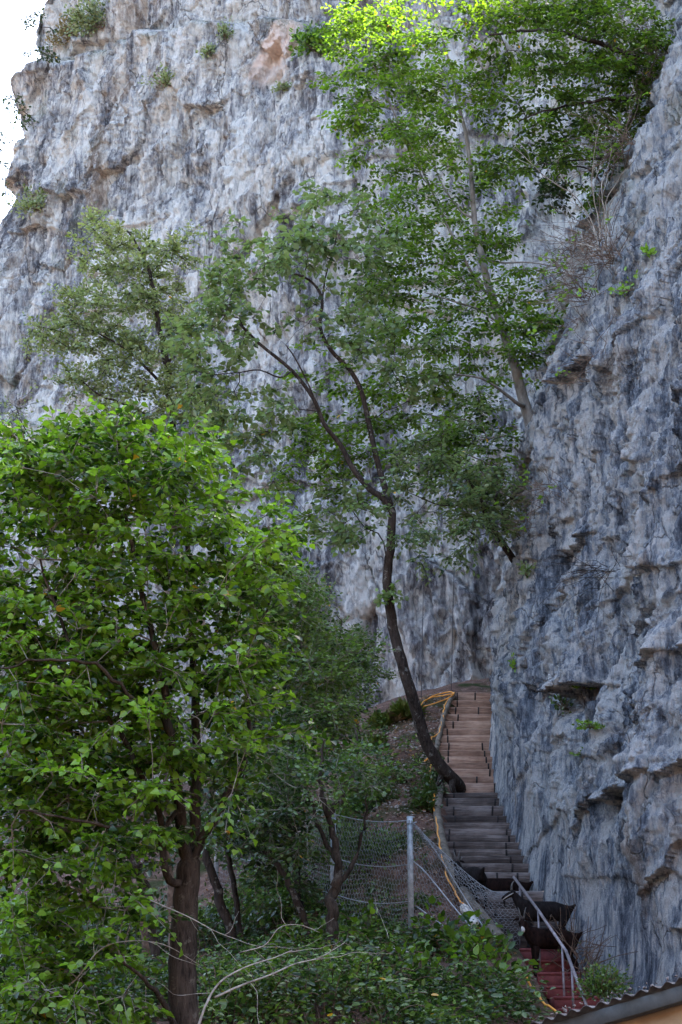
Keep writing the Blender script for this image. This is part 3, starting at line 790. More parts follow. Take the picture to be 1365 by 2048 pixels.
# ---- leaning whitebeam at the stairs
def tree_whitebeam():
    t = Tree(11)
    D = 31.5
    base = at(928, 1592, 34.0)
    tr = t.path([base, at(914, 1568, 33.3), at(900, 1552, 33), at(880, 1530, 32.8), at(850, 1480, 32.6), at(830, 1410, 32.3), at(808, 1340, 32), at(789, 1270, 32), at(779, 1205, 31.8), at(775, 1150, 31.7), at(782, 1085, 31.6), at(785, 1025, 31.5)], 0.150, 0.080, n=4, wob=0.006)
    a = t.path([t.P[tr[-1]], at(765, 995, D), at(740, 978, D), at(705, 935, D), at(682, 890, D), at(650, 850, D-.2), at(627, 797, D-.3), at(585, 742, D-.4), at(520, 688, D-.6), at(480, 648, D-.7)], 0.07, 0.028, parent=tr[-1], n=4)
    b = t.path([t.P[tr[-1]], at(770, 975, D+.2), at(752, 910, D+.3), at(737, 840, D+.4), at(722, 780, D+.4), at(700, 740, D+.3), at(662, 700, D+.2), at(641, 655, D), at(645, 602, D), at(630, 570, D), at(598, 550, D-.2), at(555, 545, D-.3)], 0.068, 0.02, parent=tr[-1], n=4)
    c = t.path([t.P[a[20]], at(618, 770, D-.5), at(590, 715, D-.8), at(572, 690, D-1)], 0.022, 0.012, parent=a[22], n=3)
    e = t.path([t.P[b[28]], at(650, 560, D+.3), at(668, 500, D+.5), at(680, 430, D+.6)], 0.022, 0.012, parent=b[31], n=3)
    f = t.path([t.P[a[28]], at(560, 755, D-1), at(520, 740, D-1.2), at(480, 745, D-1.3)], 0.02, 0.012, parent=a[28], n=3)
    g = t.path([t.P[tr[30]], at(768, 1085, D+.2), at(730, 1055, D), at(705, 1020, D-.3)], 0.016, 0.01, parent=tr[34], n=3)
    L = [(450, 640, 30.8, 90, 75, 1.2, 34), (390, 700, 30.6, 60, 60, 1.0, 18), (480, 560, 31, 80, 60, 1.2, 22), (560, 500, 31.2, 90, 55, 1.3, 26), (660, 430, 31.8, 80, 60, 1.2, 22),
         (640, 520, 31.5, 100, 50, 1.3, 20), (740, 480, 32, 60, 50, 1, 12), (420, 790, 30.8, 60, 60, 1, 16), (480, 850, 31, 70, 60, 1, 20), (430, 890, 31, 60, 40, 1, 10),
         (600, 640, 31, 60, 50, 1, 10), (560, 800, 31, 40, 50, 1, 8), (720, 640, 31.5, 60, 90, 1.3, 16), (790, 690, 31.5, 70, 60, 1.2, 14), (740, 560, 32, 60, 50, 1.2, 10),
         (710, 1060, 31.5, 65, 45, .8, 16), (690, 1000, 31.5, 50, 40, .8, 8), (840, 760, 31.8, 60, 50, 1, 10), (520, 930, 31, 50, 40, .8, 6)]
    L = [(*q[:6], max(3, int(q[6]*0.85))) for q in L]
    ends = t.grow(blobs(t.r, L, 0.5), wob=0.10, step=0.22)
    t.spray(ends, 5, 0.38, 6, 0.135, flat=0.45, droop=0.15, up=0.9, tb=0.45, tilt=0.5, tvar=0.4)
    for q in ([(905, 1556, 33), (905, 1575, 32.9), (912, 1592, 33)], [(890, 1540, 32.9), (880, 1560, 32.9), (872, 1585, 33)]):
        t.path(pth(q), 0.075, 0.04, n=4)
    # epicormic tuft on the trunk
    p = at(772, 1195, 31.7); k = t.near(p); e2 = []
    for q in range(7):
        t.P.append(p+t.r.normal(0, 0.09, 3)+np.array([0, -0.05, 0])); t.par.append(k); t.fix.append(0); e2.append(len(t.P)-1)
    t.spray(e2, 3, 0.22, 4, 0.13, flat=0.2, tb=0.8, tvar=0.2, up=0.6)
    t.build('whitebeam_tree', base, 'slender dark trunk leaning left out of the wooden steps and forking into two arching limbs', 'tree', M['bark_dark'], M['leaf_white'], 'round', cap=0.03, orange=0.006)

# ---- tall hornbeam rooted on the rock shelf
def tree_hornbeam():
    t = Tree(21); D = 33.5
    base = at(1094, 972, D+.3)
    tr = t.path([base, at(1084, 925, D), at(1070, 880, D), at(1055, 825, D), at(1038, 765, D), at(1022, 705, D), at(1003, 650, D), at(986, 600, D), at(968, 530, D), at(952, 455, D), at(945, 380, D), at(938, 300, D), at(920, 220, D), at(900, 130, D), at(880, 60, D)], 0.155, 0.02, n=4, wob=0.008)
    t.path([t.P[tr[13]], at(1040, 810, D-.3), at(1010, 787, D-.6), at(965, 757, D-1), at(905, 748, D-1.2)], 0.05, 0.02, parent=tr[13], n=4)
    t.path([t.P[tr[7]], at(1050, 885, D-.5), at(1015, 872, D-1), at(960, 880, D-1.2)], 0.035, 0.015, parent=tr[7], n=4)
    t.path([t.P[tr[4]], at(1060, 920, D-.5), at(1020, 922, D-1), at(970, 935, D-1.2)], 0.035, 0.015, parent=tr[4], n=4)
    t.path([t.P[tr[28]], at(960, 570, D+.2), at(930, 520, D), at(890, 440, D), at(850, 350, D), at(800, 250, D-.3), at(760, 160, D-.4), at(730, 80, D-.5)], 0.04, 0.012, parent=tr[28], n=4)
    t.path([t.P[tr[24]], at(960, 620, D-.3), at(915, 605, D-.7), at(850, 585, D-1)], 0.03, 0.012, parent=tr[24], n=4)
    t.path([t.P[tr[33]], at(1000, 525, D+.2), at(1060, 525, D), at(1120, 535, D)], 0.03, 0.012, parent=tr[33], n=4)
    t.path([t.P[tr[37]], at(920, 420, D), at(880, 360, D+.3), at(860, 290, D+.3)], 0.03, 0.012, parent=tr[37], n=4)
    L = [(740, 60, 33, 80, 75, 1.4, 60), (830, 110, 33.5, 90, 90, 1.4, 55), (720, 150, 33, 70, 60, 1.2, 34), (770, 240, 33, 95, 60, 1.4, 36), (880, 220, 33.5, 90, 80, 1.4, 40), (830, 310, 33, 100, 50, 1.3, 26),
         (720, 270, 33, 50, 60, 1, 12), (790, 400, 33, 75, 60, 1.3, 26), (890, 400, 33.5, 70, 60, 1.2, 22), (830, 490, 33, 100, 50, 1.4, 40), (960, 330, 34, 60, 70, 1, 18), (760, 540, 33, 80, 50, 1.3, 24),
         (1000, 460, 33.5, 60, 45, 1, 18), (940, 500, 33.3, 70, 35, 1, 18), (860, 580, 32.8, 100, 45, 1.3, 40), (1040, 590, 33.5, 80, 40, 1.1, 26), (960, 610, 33, 60, 30, 1, 12), (1010, 670, 33.3, 80, 45, 1.1, 30), (1070, 640, 33.5, 40, 45, .8, 10),
         (780, 640, 32.5, 80, 45, 1.2, 22), (880, 670, 32.5, 90, 45, 1.2, 30), (1040, 720, 33.2, 60, 35, .8, 16), (690, 740, 32.5, 80, 45, 1.2, 20), (850, 740, 32.5, 70, 35, 1, 16), (940, 780, 32.5, 80, 35, 1, 18),
         (800, 860, 32.5, 90, 55, 1.2, 34), (660, 880, 32.5, 95, 60, 1.2, 44), (600, 960, 32.5, 50, 45, 1, 16), (700, 960, 32.5, 60, 40, 1, 14), (900, 850, 32.5, 90, 40, 1.2, 26), (980, 880, 32.6, 70, 40, 1, 18), (930, 940, 32.5, 80, 35, 1, 16), (640, 1040, 32.6, 30, 40, .8, 7), (760, 780, 32.5, 60, 45, 1, 12)]
    L = [(*q[:6], max(3, int(q[6]*(0.80 if q[1] > 200 else 0.85)))) for q in L]
    ends = t.grow(blobs(t.r, L, 0.75), wob=0.06, lift=0.35)
    t.spray(ends, 5, 0.44, 8, 0.12, flat=0.92, droop=0.22, up=1.0, tb=0.5, tilt=0.38, tvar=0.35)
    t.build('hornbeam_tree', base, 'tall pale-barked tree rooted on the rock shelf, fresh green layered crown', 'tree', M['bark_grey'], M['leaf_beech'], 'oval', cap=0.03, orange=0.001)

# ---- dark crown overhanging from the upper right
def tree_overhang():
    t = Tree(31); D = 33
    base = at(1330, 150, 34.5)
    a = t.path([base, at(1260, 110, 33.5), at(1180, 80, 33), at(1080, 60, 32.5), at(980, 70, 32)], 0.09, 0.02, n=5, wob=0.02)
    b = t.path([t.P[a[2]], at(1280, 190, 33.5), at(1200, 200, 33), at(1120, 215, 32.6), at(1040, 240, 32.3)], 0.06, 0.015, parent=a[2], n=5, wob=0.02)
    c = t.path([t.P[b[4]], at(1230, 300, 33.5), at(1150, 320, 33), at(1080, 330, 32.6)], 0.04, 0.012, parent=b[4], n=5, wob=0.02)
    L = [(1010, 30, 32.5, 90, 45, 1.3, 60), (1130, 30, 33, 100, 50, 1.5, 80), (1250, 40, 33.2, 90, 60, 1.2, 60), (1010, 120, 32.5, 70, 35, 1.1, 26), (1100, 130, 32.7, 80, 40, 1.2, 46), (1200, 130, 33, 80, 50, 1.2, 60), (1270, 120, 33.3, 50, 70, .9, 30),
         (1290, 200, 33.8, 50, 70, .9, 40), (1240, 300, 34, 50, 60, .9, 30), (1180, 370, 34, 40, 30, .8, 12), (1310, 90, 33.8, 50, 70, .9, 30), (1020, 210, 32.5, 60, 30, 1, 20), (1110, 220, 32.8, 80, 40, 1.1, 40), (1210, 220, 33.2, 60, 40, .9, 30), (1050, 300, 32.8, 75, 40, 1, 34), (1140, 300, 33.2, 70, 40, .9, 28), (1010, 350, 32.8, 55, 25, .8, 14), (960, 180, 32.5, 40, 40, .8, 12)]
    L = [(*q[:6], max(3, int(q[6]*0.55))) for q in L]
    ends = t.grow(blobs(t.r, L, 0.65), wob=0.07, lift=0.2)
    t.spray(ends, 5, 0.44, 8, 0.12, flat=0.9, droop=0.2, up=1.0, tb=0.4, tilt=0.4, tvar=0.35)
    t.build('overhanging_tree', base, 'dark green crown overhanging the gorge from the rock at the upper right of the picture', 'tree', M['bark_dark'], M['leaf_top'], 'oval', cap=0.03, orange=0.002)
    # small hanging sprig under it
    t = Tree(32); base = hit(1215, 385)
    t.path([base, at(1180, 340, 36), at(1140, 335, 35.5), at(1110, 360, 35.2), at(1104, 400, 35)], 0.03, 0.01, n=4)
    ends = t.grow(blobs(t.r, [(1106, 385, 35, 24, 45, .5, 20), (1080, 330, 35, 30, 20, .5, 8)]), wob=.08)
    t.spray(ends, 4, 0.3, 6, 0.12, tb=0.25, up=.8)
    t.build('hanging_bush', base, 'small dark bush hanging on a bare stem below the overhanging crown', 'bush', M['bark_dark'], M['leaf_dark'], 'oval', cap=0.02)

# ---- tree whose dark stem leaves the rock low on the right
def tree_crook():
    t = Tree(41); D = 32
    base = at(1040, 1136, 33.2)
    a = t.path([base, at(1022, 1112, 32.8), at(1000, 1078, 32.4), at(978, 1040, 32), at(955, 985, 31.8), at(930, 955, 31.6), at(890, 930, 31.5)], 0.085, 0.02, n=4, wob=0.012)
    t.path([t.P[a[10]], at(990, 1000, 32), at(1010, 950, 32.2), at(985, 925, 32.2)], 0.03, 0.012, parent=a[10], n=4)
    t.path([t.P[a[14]], at(930, 1010, 31.6), at(880, 1010, 31.4), at(830, 990, 31.3)], 0.025, 0.01, parent=a[14], n=4)
    L = [(960, 1040, 31.8, 80, 45, 1, 40), (900, 960, 31.5, 95, 50, 1.2, 44), (990, 970, 32, 60, 50, 1, 26), (840, 920, 31.5, 60, 45, 1, 20), (880, 870, 31.6, 80, 40, 1, 20), (830, 1050, 31.4, 50, 40, .9, 12), (1010, 1020, 32, 40, 45, .8, 14), (930, 1090, 31.8, 40, 25, .7, 8), (840, 1110, 31.4, 18, 35, .5, 4), (800, 960, 31.4, 50, 50, .9, 10), (940, 820, 32, 60, 35, 1, 10)]
    L = [(*q[:6], max(3, int(q[6]*0.75))) for q in L]
    ends = t.grow(blobs(t.r, L, 0.5), wob=0.1, lift=0.3)
    t.spray(ends, 5, 0.36, 8, 0.11, flat=0.5, droop=0.2, up=.9, tb=0.35, tilt=0.5, tvar=0.35)
    t.build('crooked_tree', base, 'small grey-green tree whose short dark crooked stem leaves the rock above the wooden steps', 'tree', M['bark_dark'], M['leaf_white'], 'oval', cap=0.025, orange=0.002)

# ---- pale tree before the back cliff on the left
def tree_pale():
    t = Tree(51); D = 36
    base = at(352, 1060, D)
    tr = t.path([base, at(348, 960, D), at(345, 880, D), at(340, 800, D), at(335, 730, D), at(318, 650, D), at(310, 590, D), at(290, 520, D), at(255, 460, D)], 0.14, 0.02, n=5, wob=0.012)
    t.path([t.P[tr[15]], at(300, 740, D-.4), at(240, 690, D-.8), at(160, 650, D-1)], 0.045, 0.012, parent=tr[15], n=5, wob=.02)
    t.path([t.P[tr[20]], at(370, 680, D), at(400, 610, D-.2)], 0.035, 0.012, parent=tr[20], n=5, wob=.02)
    t.path([t.P[tr[12]], at(270, 820, D-.5), at(200, 790, D-1), at(160, 760, D-1)], 0.04, 0.012, parent=tr[12], n=5, wob=.02)
    L = [(210, 470, 36, 60, 45, 1, 24), (330, 500, 36, 65, 30, 1, 22), (260, 540, 36, 90, 45, 1.2, 34), (180, 600, 35.5, 80, 45, 1.2, 28), (300, 600, 36, 70, 50, 1.2, 26), (370, 650, 35.7, 55, 50, 1, 20), (120, 670, 35.3, 70, 45, 1, 24),
         (230, 680, 35.5, 80, 50, 1.2, 34), (310, 730, 35.6, 70, 50, 1.2, 26), (190, 760, 35.4, 70, 40, 1, 22), (270, 820, 35.5, 90, 50, 1.2, 40), (370, 800, 35.6, 60, 60, 1, 26), (210, 860, 35.5, 60, 35, 1, 18), (420, 850, 35.4, 60, 50, 1, 20), (340, 900, 35.6, 60, 40, 1, 16)]
    ends = t.grow(blobs(t.r, L), wob=0.1)
    t.spray(ends, 7, 0.38, 9, 0.098, flat=0.5, droop=0.1, up=.7, tb=0.55, tilt=0.6, tvar=0.4)
    t.build('pale_tree', base, 'pale olive tree with airy crown standing before the grey cliff at the left', 'tree', M['bark_dark'], M['leaf_olive'], 'small', cap=0.028, orange=0.003)
    # bare twiggy shrub at the left edge
    t = Tree(52); base = at(60, 960, 34)
    t.path([base, at(50, 900, 34), at(20, 860, 34), at(-20, 850, 34)], 0.03, 0.01, n=4, wob=.02)
    t.path([t.P[3], at(75, 900, 34), at(40, 840, 34), at(30, 800, 34)], 0.02, 0.008, parent=3, n=4, wob=.02)
    ends = t.grow(blobs(t.r, [(20, 830, 34, 60, 35, .8, 26)]), wob=.12)
    t.spray(ends, 3, 0.3, 4, 0.07, tb=.6)
    t.build('twiggy_shrub', base, 'sparse twiggy shrub against the rock at the left edge, just above the bright hazel', 'shrub', M['bark_dark'], M['leaf_olive'], 'small', cap=0.02)

# ---- big foreground hazel
def tree_hazel():
    t = Tree(61); D = 18
    base = at(372, 2150, D)
    tr = t.path([base, at(368, 2048, D), at(366, 1950, D), at(369, 1850, D), at(374, 1780, D), at(378, 1725, D)], 0.165, 0.125, n=4, wob=0.006)
    a = t.path([t.P[tr[-1]], at(365, 1680, D-.1), at(360, 1610, D-.2), at(352, 1560, D-.3), at(345, 1480, D-.5), at(330, 1380, D-.6), at(300, 1250, D-.6), at(270, 1120, D-.5), at(255, 1020, D-.4)], 0.075, 0.018, parent=tr[-1], n=4, wob=.01)
    b = t.path([t.P[tr[-1]], at(388, 1680, D+.2), at(392, 1600, D+.3), at(394, 1520, D+.4), at(390, 1400, D+.5), at(385, 1280, D+.5), at(378, 1150, D+.5), at(372, 1030, D+.5), at(365, 960, D+.4)], 0.075, 0.018, parent=tr[-1], n=4, wob=.01)
    c = t.path([t.P[tr[-2]], at(400, 1690, D), at(425, 1640, D), at(455, 1590, D), at(480, 1550, D+.2), at(500, 1480, D+.3), at(495, 1400, D+.4), at(520, 1290, D+.4), at(545, 1180, D+.4)], 0.055, 0.012, parent=tr[-2], n=4, wob=.01)
    d = t.path([t.P[tr[-4]], at(340, 1760, D-.2), at(325, 1690, D-.3), at(315, 1620, D-.4), at(260, 1500, D-.5), at(180, 1380, D-.6), at(120, 1240, D-.6), at(80, 1120, D-.6)], 0.05, 0.012, parent=tr[-5], n=4, wob=.012)
    e = t.path([t.P[a[8]], at(320, 1660, D-.6), at(250, 1655, D-1), at(150, 1640, D-1.3), at(40, 1620, D-1.5)], 0.03, 0.01, parent=a[5], n=5, wob=.012)
    f = t.path([t.P[a[18]], at(270, 1400, D-1), at(190, 1330, D-1.3), at(80, 1320, D-1.4), at(-30, 1340, D-1.5)], 0.028, 0.01, parent=a[16], n=5, wob=.012)
    g = t.path([t.P[b[20]], at(430, 1270, D+.2), at(470, 1160, D+.1), at(500, 1090, D)], 0.025, 0.01, parent=b[20], n=5, wob=.01)
    h = t.path([t.P[tr[2]], at(330, 2010, D-.3), at(290, 1960, D-.6), at(240, 1920, D-.8)], 0.04, 0.012, parent=tr[4], n=4, wob=.01)
    L = []
    for (x, y, rx, ry, n) in [(60, 940, 75, 40, 26), (190, 910, 70, 35, 24), (300, 925, 60, 40, 18), (110, 1010, 100, 45, 26), (240, 1000, 90, 45, 24), (360, 960, 50, 45, 14), (30, 1090, 80, 50, 22), (170, 1100, 90, 50, 24), (300, 1080, 90, 50, 22), (410, 1040, 60, 50, 14), (470, 1100, 60, 45, 14),
                              (530, 1100, 45, 40, 12), (560, 1070, 20, 14, 3), (480, 1020, 40, 30, 7), (240, 872, 40, 14, 6), (130, 890, 30, 14, 5), (390, 905, 30, 14, 5), (500, 1180, 50, 50, 12), (30, 880, 30, 14, 5), (60, 1190, 90, 50, 28), (200, 1200, 90, 50, 26), (330, 1190, 80, 50, 22), (430, 1190, 70, 50, 18), (40, 1290, 90, 50, 28), (180, 1290, 90, 50, 28), (310, 1300, 80, 50, 22), (440, 1300, 60, 50, 10), (50, 1390, 90, 50, 30), (190, 1400, 90, 50, 28),
                              (320, 1400, 70, 45, 16), (40, 1490, 90, 50, 28), (170, 1500, 90, 50, 26), (290, 1500, 70, 50, 16), (60, 1590, 90, 50, 26), (190, 1600, 90, 45, 24), (300, 1590, 50, 45, 10), (40, 1690, 80, 50, 20), (160, 1700, 80, 45, 16), (380, 1520, 50, 30, 6), (430, 1420, 50, 40, 5), (100, 1790, 100, 50, 22), (240, 1780, 60, 50, 10), (40, 1880, 80, 50, 14), (180, 1880, 70, 40, 8), (60, 1980, 100, 60, 22), (220, 1960, 80, 50, 12), (150, 2040, 120, 30, 12), (300, 1700, 40, 50, 8), (440, 1590, 50, 30, 4), (560, 1110, 12, 30, 3), (480, 1360, 60, 60, 12), (490, 1480, 60, 60, 12), (520, 1250, 40, 50, 9), (590, 1490, 25, 12, 2)]:
        L.append((x, y, D-.4, rx, ry*1.1, 1.25, int(n*(0.85 if 980 < y < 1250 else 1.2))))
    ends = t.grow(blobs(t.r, L, 0.42), wob=0.10, step=0.2)
    t.spray(ends, 6, 0.36, 8, 0.090, flat=0.6, droop=0.2, up=0.8, tipup=0.08, tb=0.5, tilt=0.5, tvar=0.6)
    t.build('hazel_tree', base, 'large bright green hazel in the left foreground on one brown trunk forking low', 'tree', M['bark_brown'], M['leaf_hazel'], 'round', cap=0.024, rtip=0.0042, orange=0.002, twig=M['twig_pale'])

# ---- middle distance small-leaved trees
def tree_mid():
    specs = [
     (71, 27, [(475, 2000), (470, 1900), (440, 1800), (412, 1700), (420, 1600), (450, 1480), (470, 1380), (500, 1300)], 0.10,
      [(480, 1560, 70, 60, 34), (500, 1440, 70, 60, 34), (520, 1330, 70, 50, 34), (560, 1500, 60, 50, 26), (440, 1640, 60, 60, 24), (540, 1660, 60, 60, 22)], 'thin leaning dark tree just right of the hazel trunk', 0.35, 'leaf_small'),
     (72, 27.5, [(490, 1960), (480, 1850), (462, 1740), (455, 1640), (490, 1540), (520, 1420), (540, 1300), (550, 1220)], 0.055,
      [(560, 1240, 80, 60, 46), (620, 1330, 80, 60, 50), (660, 1420, 60, 50, 20), (590, 1420, 70, 50, 26), (500, 1180, 50, 50, 20), (520, 1220, 50, 40, 14), (560, 1170, 50, 40, 20), (610, 1190, 40, 35, 14)], 'small-leaved tree with thin straight stem before the fence', 0.6, 'leaf_small'),
     (73, 29.5, [(620, 1930), (600, 1800), (590, 1700), (575, 1600), (590, 1500), (620, 1420), (640, 1340), (650, 1280)], 0.06,
      [(640, 1300, 70, 60, 32), (680, 1380, 60, 60, 24), (620, 1420, 70, 60, 30), (660, 1480, 60, 50, 26), (590, 1520, 60, 50, 30), (700, 1300, 40, 50, 12), (560, 1600, 80, 50, 30)], 'grey twiggy tree between the two left fence posts and the back cliff', 0.5, 'leaf_small'),
     (74, 25.6, [(664, 2030), (664, 1930), (664, 1860), (662, 1810), (672, 1760), (674, 1700), (655, 1620), (640, 1550), (650, 1470)], 0.125,
      [(560, 1620, 70, 60, 30), (620, 1550, 70, 40, 24), (720, 1570, 50, 20, 6), (520, 1520, 50, 50, 18), (700, 1520, 50, 40, 14), (580, 1690, 60, 40, 10)], 'crooked brown trunk standing right in front of the second fence post', 0.4, 'leaf_small'),
    ]
    for sd, D, P, r0, L, lab, tb, lm in specs:
        t = Tree(sd); tr = t.path([at(x, y, D) for x, y in P], r0, 0.015, n=5, wob=0.02)
        for q in range(3):
            i = tr[int(len(tr)*(0.45+0.13*q))]; x, y, _ = proj(t.P[i]); sg = -1 if q % 2 else 1
            t.path([t.P[i], at(x+sg*30, y-50, D+.2), at(x+sg*55, y-120, D+.3), at(x+sg*60, y-190, D+.2)], r0*0.4, 0.01, parent=i, n=4, wob=.03)
        ends = t.grow(blobs(t.r, [(x, y, D, rx, ry, 1.1, n) for x, y, rx, ry, n in L]), wob=0.14)
        t.spray(ends, 7, 0.38, 8, 0.085, flat=0.4, droop=0.1, up=.7, tb=tb, tilt=0.6, tvar=0.4)
        t.build('slope_tree', t.P[0], lab, 'tree', M['bark_brown'] if sd == 74 else M['bark_dark'], M[lm], 'small', group='thin trees on the lower slope', cap=0.02, orange=0.002, twig=M['twig_pale'])
    # bare trunks left of the hazel
    for sd, D, P, r0, lab in [(75, 23, [(300, 1990), (292, 1850), (280, 1760), (268, 1660), (240, 1560)], 0.08, 'pale bare trunk behind the hazel, left one of the pair'),
                              (76, 24, [(352, 1980), (345, 1880), (338, 1740), (330, 1660), (335, 1540)], 0.065, 'pale slim trunk behind the hazel, right one of the pair'),
                              (77, 22, [(320, 2000), (308, 1870), (295, 1790), (270, 1720), (215, 1660)], 0.07, 'dark slanting trunk in the shade left of the hazel'),
                              (78, 26, [(625, 1960), (610, 1860), (590, 1790), (560, 1740), (530, 1700)], 0.07, 'dark slanting trunk low between hazel and crooked trunk')]:
        t = Tree(sd); tr = t.path([at(x, y, D) for x, y in P], r0, r0*0.55, n=5, wob=0.02)
        x, y = P[-1]
        ends = t.grow(blobs(t.r, [(x, y-40, D, 90, 60, 1, 34), (x+40, y+40, D, 80, 60, 1, 20)]), wob=0.14)
        t.spray(ends, 4, 0.36, 6, 0.10, tb=0.2, flat=.6, up=.8)
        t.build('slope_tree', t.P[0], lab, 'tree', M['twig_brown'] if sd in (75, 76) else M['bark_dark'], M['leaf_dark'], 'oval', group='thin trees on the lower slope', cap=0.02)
    # bush at the foot of the back cliff
    for sd, D, base, L, lab, lm, tb in [
        (79, 33.5, (720, 1480), [(690, 1270, 40, 30, 16), (710, 1340, 45, 45, 20), (740, 1290, 25, 20, 6), (700, 1420, 40, 40, 14), (750, 1350, 40, 15, 8)], 'thin twiggy bush reaching over the foot of the back cliff', 'leaf_small', .45),
        (80, 31, (600, 1640), [(570, 1180, 60, 30, 26), (640, 1200, 30, 30, 10), (540, 1230, 60, 40, 20)], 'broad low bush crown peeping over the hazel against the pale rock', 'leaf_olive', .35)]:
        t = Tree(sd); b = at(base[0], base[1], D)
        t.path([b, at(base[0]-15, base[1]-90, D), at(L[0][0], L[0][1]+60, D), at(L[0][0], L[0][1], D)], 0.04, 0.01, n=5, wob=.03)
        ends = t.grow(blobs(t.r, [(x, y, D, rx, ry, .9, n) for x, y, rx, ry, n in L]), wob=0.14)
        t.spray(ends, 6, 0.3, 7, 0.07, tb=tb, flat=.3, up=.6, tilt=.6, tvar=.4)
        t.build('slope_bush', b, lab, 'bush', M['bark_dark'], M[lm], 'small', cap=0.015, twig=M['twig_pale'])

for f in (tree_whitebeam, tree_hornbeam, tree_overhang, tree_crook, tree_pale, tree_hazel, tree_mid): f()
# ------------------------------------------------------------------ materials for built things
def wood_mat(name, c1, c2, c3):
    m, nt, out = newmat(name)
    co = coords(nt, (0.55, 6, 9)); ci = coords(nt, (1, 1, 1))
    g = noise(nt, co, 3.0, 7, 0.65, 0.6); st = noise(nt, ci, 2.2, 5, 0.6); f = noise(nt, coords(nt, (1.5, 14, 30)), 3, 4, 0.6)
    oi = N(nt, 'ShaderNodeObjectInfo')
    v = math_(nt, 'ADD', math_(nt, 'MULTIPLY', g, 0.6), math_(nt, 'MULTIPLY', st, 0.4))
    v = math_(nt, 'ADD', v, math_(nt, 'MULTIPLY_ADD', oi.outputs['Random'], 0.16, -0.08))
    c = ramp(nt, v, [(0.36, c1), (0.5, c2), (0.64, c3)])
    c = mixc(nt, ramp(nt, f, [(0.36, (0.5, 0.5, 0.5)), (0.46, (0, 0, 0))]), c, tuple(q*0.5 for q in c1))
    principled(nt, out, c, 0.85, 0.2, f, 0.6, 0.01)
    return m
M['plank_brown'] = wood_mat('plank_brown', (0.17, 0.106, 0.080), (0.34, 0.222, 0.170), (0.52, 0.37, 0.29))
M['plank_grey'] = wood_mat('plank_grey', (0.040, 0.033, 0.032), (0.105, 0.088, 0.082), (0.25, 0.22, 0.21))
M['log_grey'] = simple_mat('log_grey', (0.07, 0.058, 0.045), (0.20, 0.17, 0.135), 8, (1, 1, 1), 0.9)
M['iron'] = simple_mat('dark_iron', (0.012, 0.012, 0.014), (0.04, 0.038, 0.04), 12, rough=0.6, metal=0.3)
M['galv'] = simple_mat('galvanised', (0.17, 0.20, 0.215), (0.32, 0.36, 0.385), 14, rough=0.45, spec=0.5, metal=0.45, bstr=0.1)
M['wire'] = simple_mat('wire', (0.13, 0.14, 0.15), (0.28, 0.30, 0.32), 14, rough=0.5, metal=0.3, bstr=0.0)
M['cable'] = simple_mat('cable', (0.24, 0.27, 0.30), (0.42, 0.46, 0.50), 14, rough=0.45, metal=0.3, bstr=0.0)
M['red_paint'] = simple_mat('red_step', (0.10, 0.022, 0.022), (0.19, 0.045, 0.042), 9, rough=0.75, bdist=0.01)
M['rail'] = simple_mat('rail_steel', (0.15, 0.13, 0.14), (0.27, 0.24, 0.25), 10, rough=0.45, metal=0.35, bstr=0.1)
M['hose'] = simple_mat('orange_hose', (0.62, 0.24, 0.035), (0.80, 0.36, 0.07), 5, rough=0.45, bstr=0.0)
M['goat_black'] = simple_mat('goat_black', (0.003, 0.0025, 0.0025), (0.016, 0.013, 0.013), 22, (1, 1, 0.4), spec=0.12, rough=0.9, bdist=0.02)
M['goat_brown'] = simple_mat('goat_brown', (0.004, 0.003, 0.003), (0.020, 0.011, 0.009), 22, (1, 1, 0.4), spec=0.03, rough=0.9, bdist=0.02)
M['goat_white'] = simple_mat('goat_white', (0.24, 0.23, 0.22), (0.40, 0.39, 0.37), 30, rough=0.85)
M['horn'] = simple_mat('horn', (0.04, 0.042, 0.042), (0.13, 0.125, 0.12), 20, rough=0.5, bdist=0.01)
M['stone'] = simple_mat('loose_stone', (0.14, 0.12, 0.11), (0.42, 0.38, 0.35), 7, rough=0.9, bdist=0.02)
M['white_tube'] = simple_mat('pale_tube', (0.45, 0.43, 0.40), (0.66, 0.64, 0.60), 12, rough=0.6)
M['fascia'] = simple_mat('fascia_steel', (0.040, 0.052, 0.056), (0.085, 0.10, 0.105), 7, (1, 1, 1), rough=0.6, spec=0.3, bstr=0.1)
M['soffit'] = simple_mat('soffit_board', (0.26, 0.185, 0.105), (0.44, 0.34, 0.21), 1.6, (0.6, 4, 4), rough=0.7, bstr=0.2)
M['corr'] = simple_mat('corrugated', (0.035, 0.032, 0.032), (0.16, 0.15, 0.15), 8, rough=0.6, bstr=0.3)
M['rope'] = simple_mat('dark_rope', (0.03, 0.03, 0.035), (0.07, 0.07, 0.08), 8)
M['litter'] = leaf_mat('leaf_litter', (0.07, 0.035, 0.02), (0.42, 0.26, 0.16), 0.1, yellow=(0.5, 0.36, 0.22))

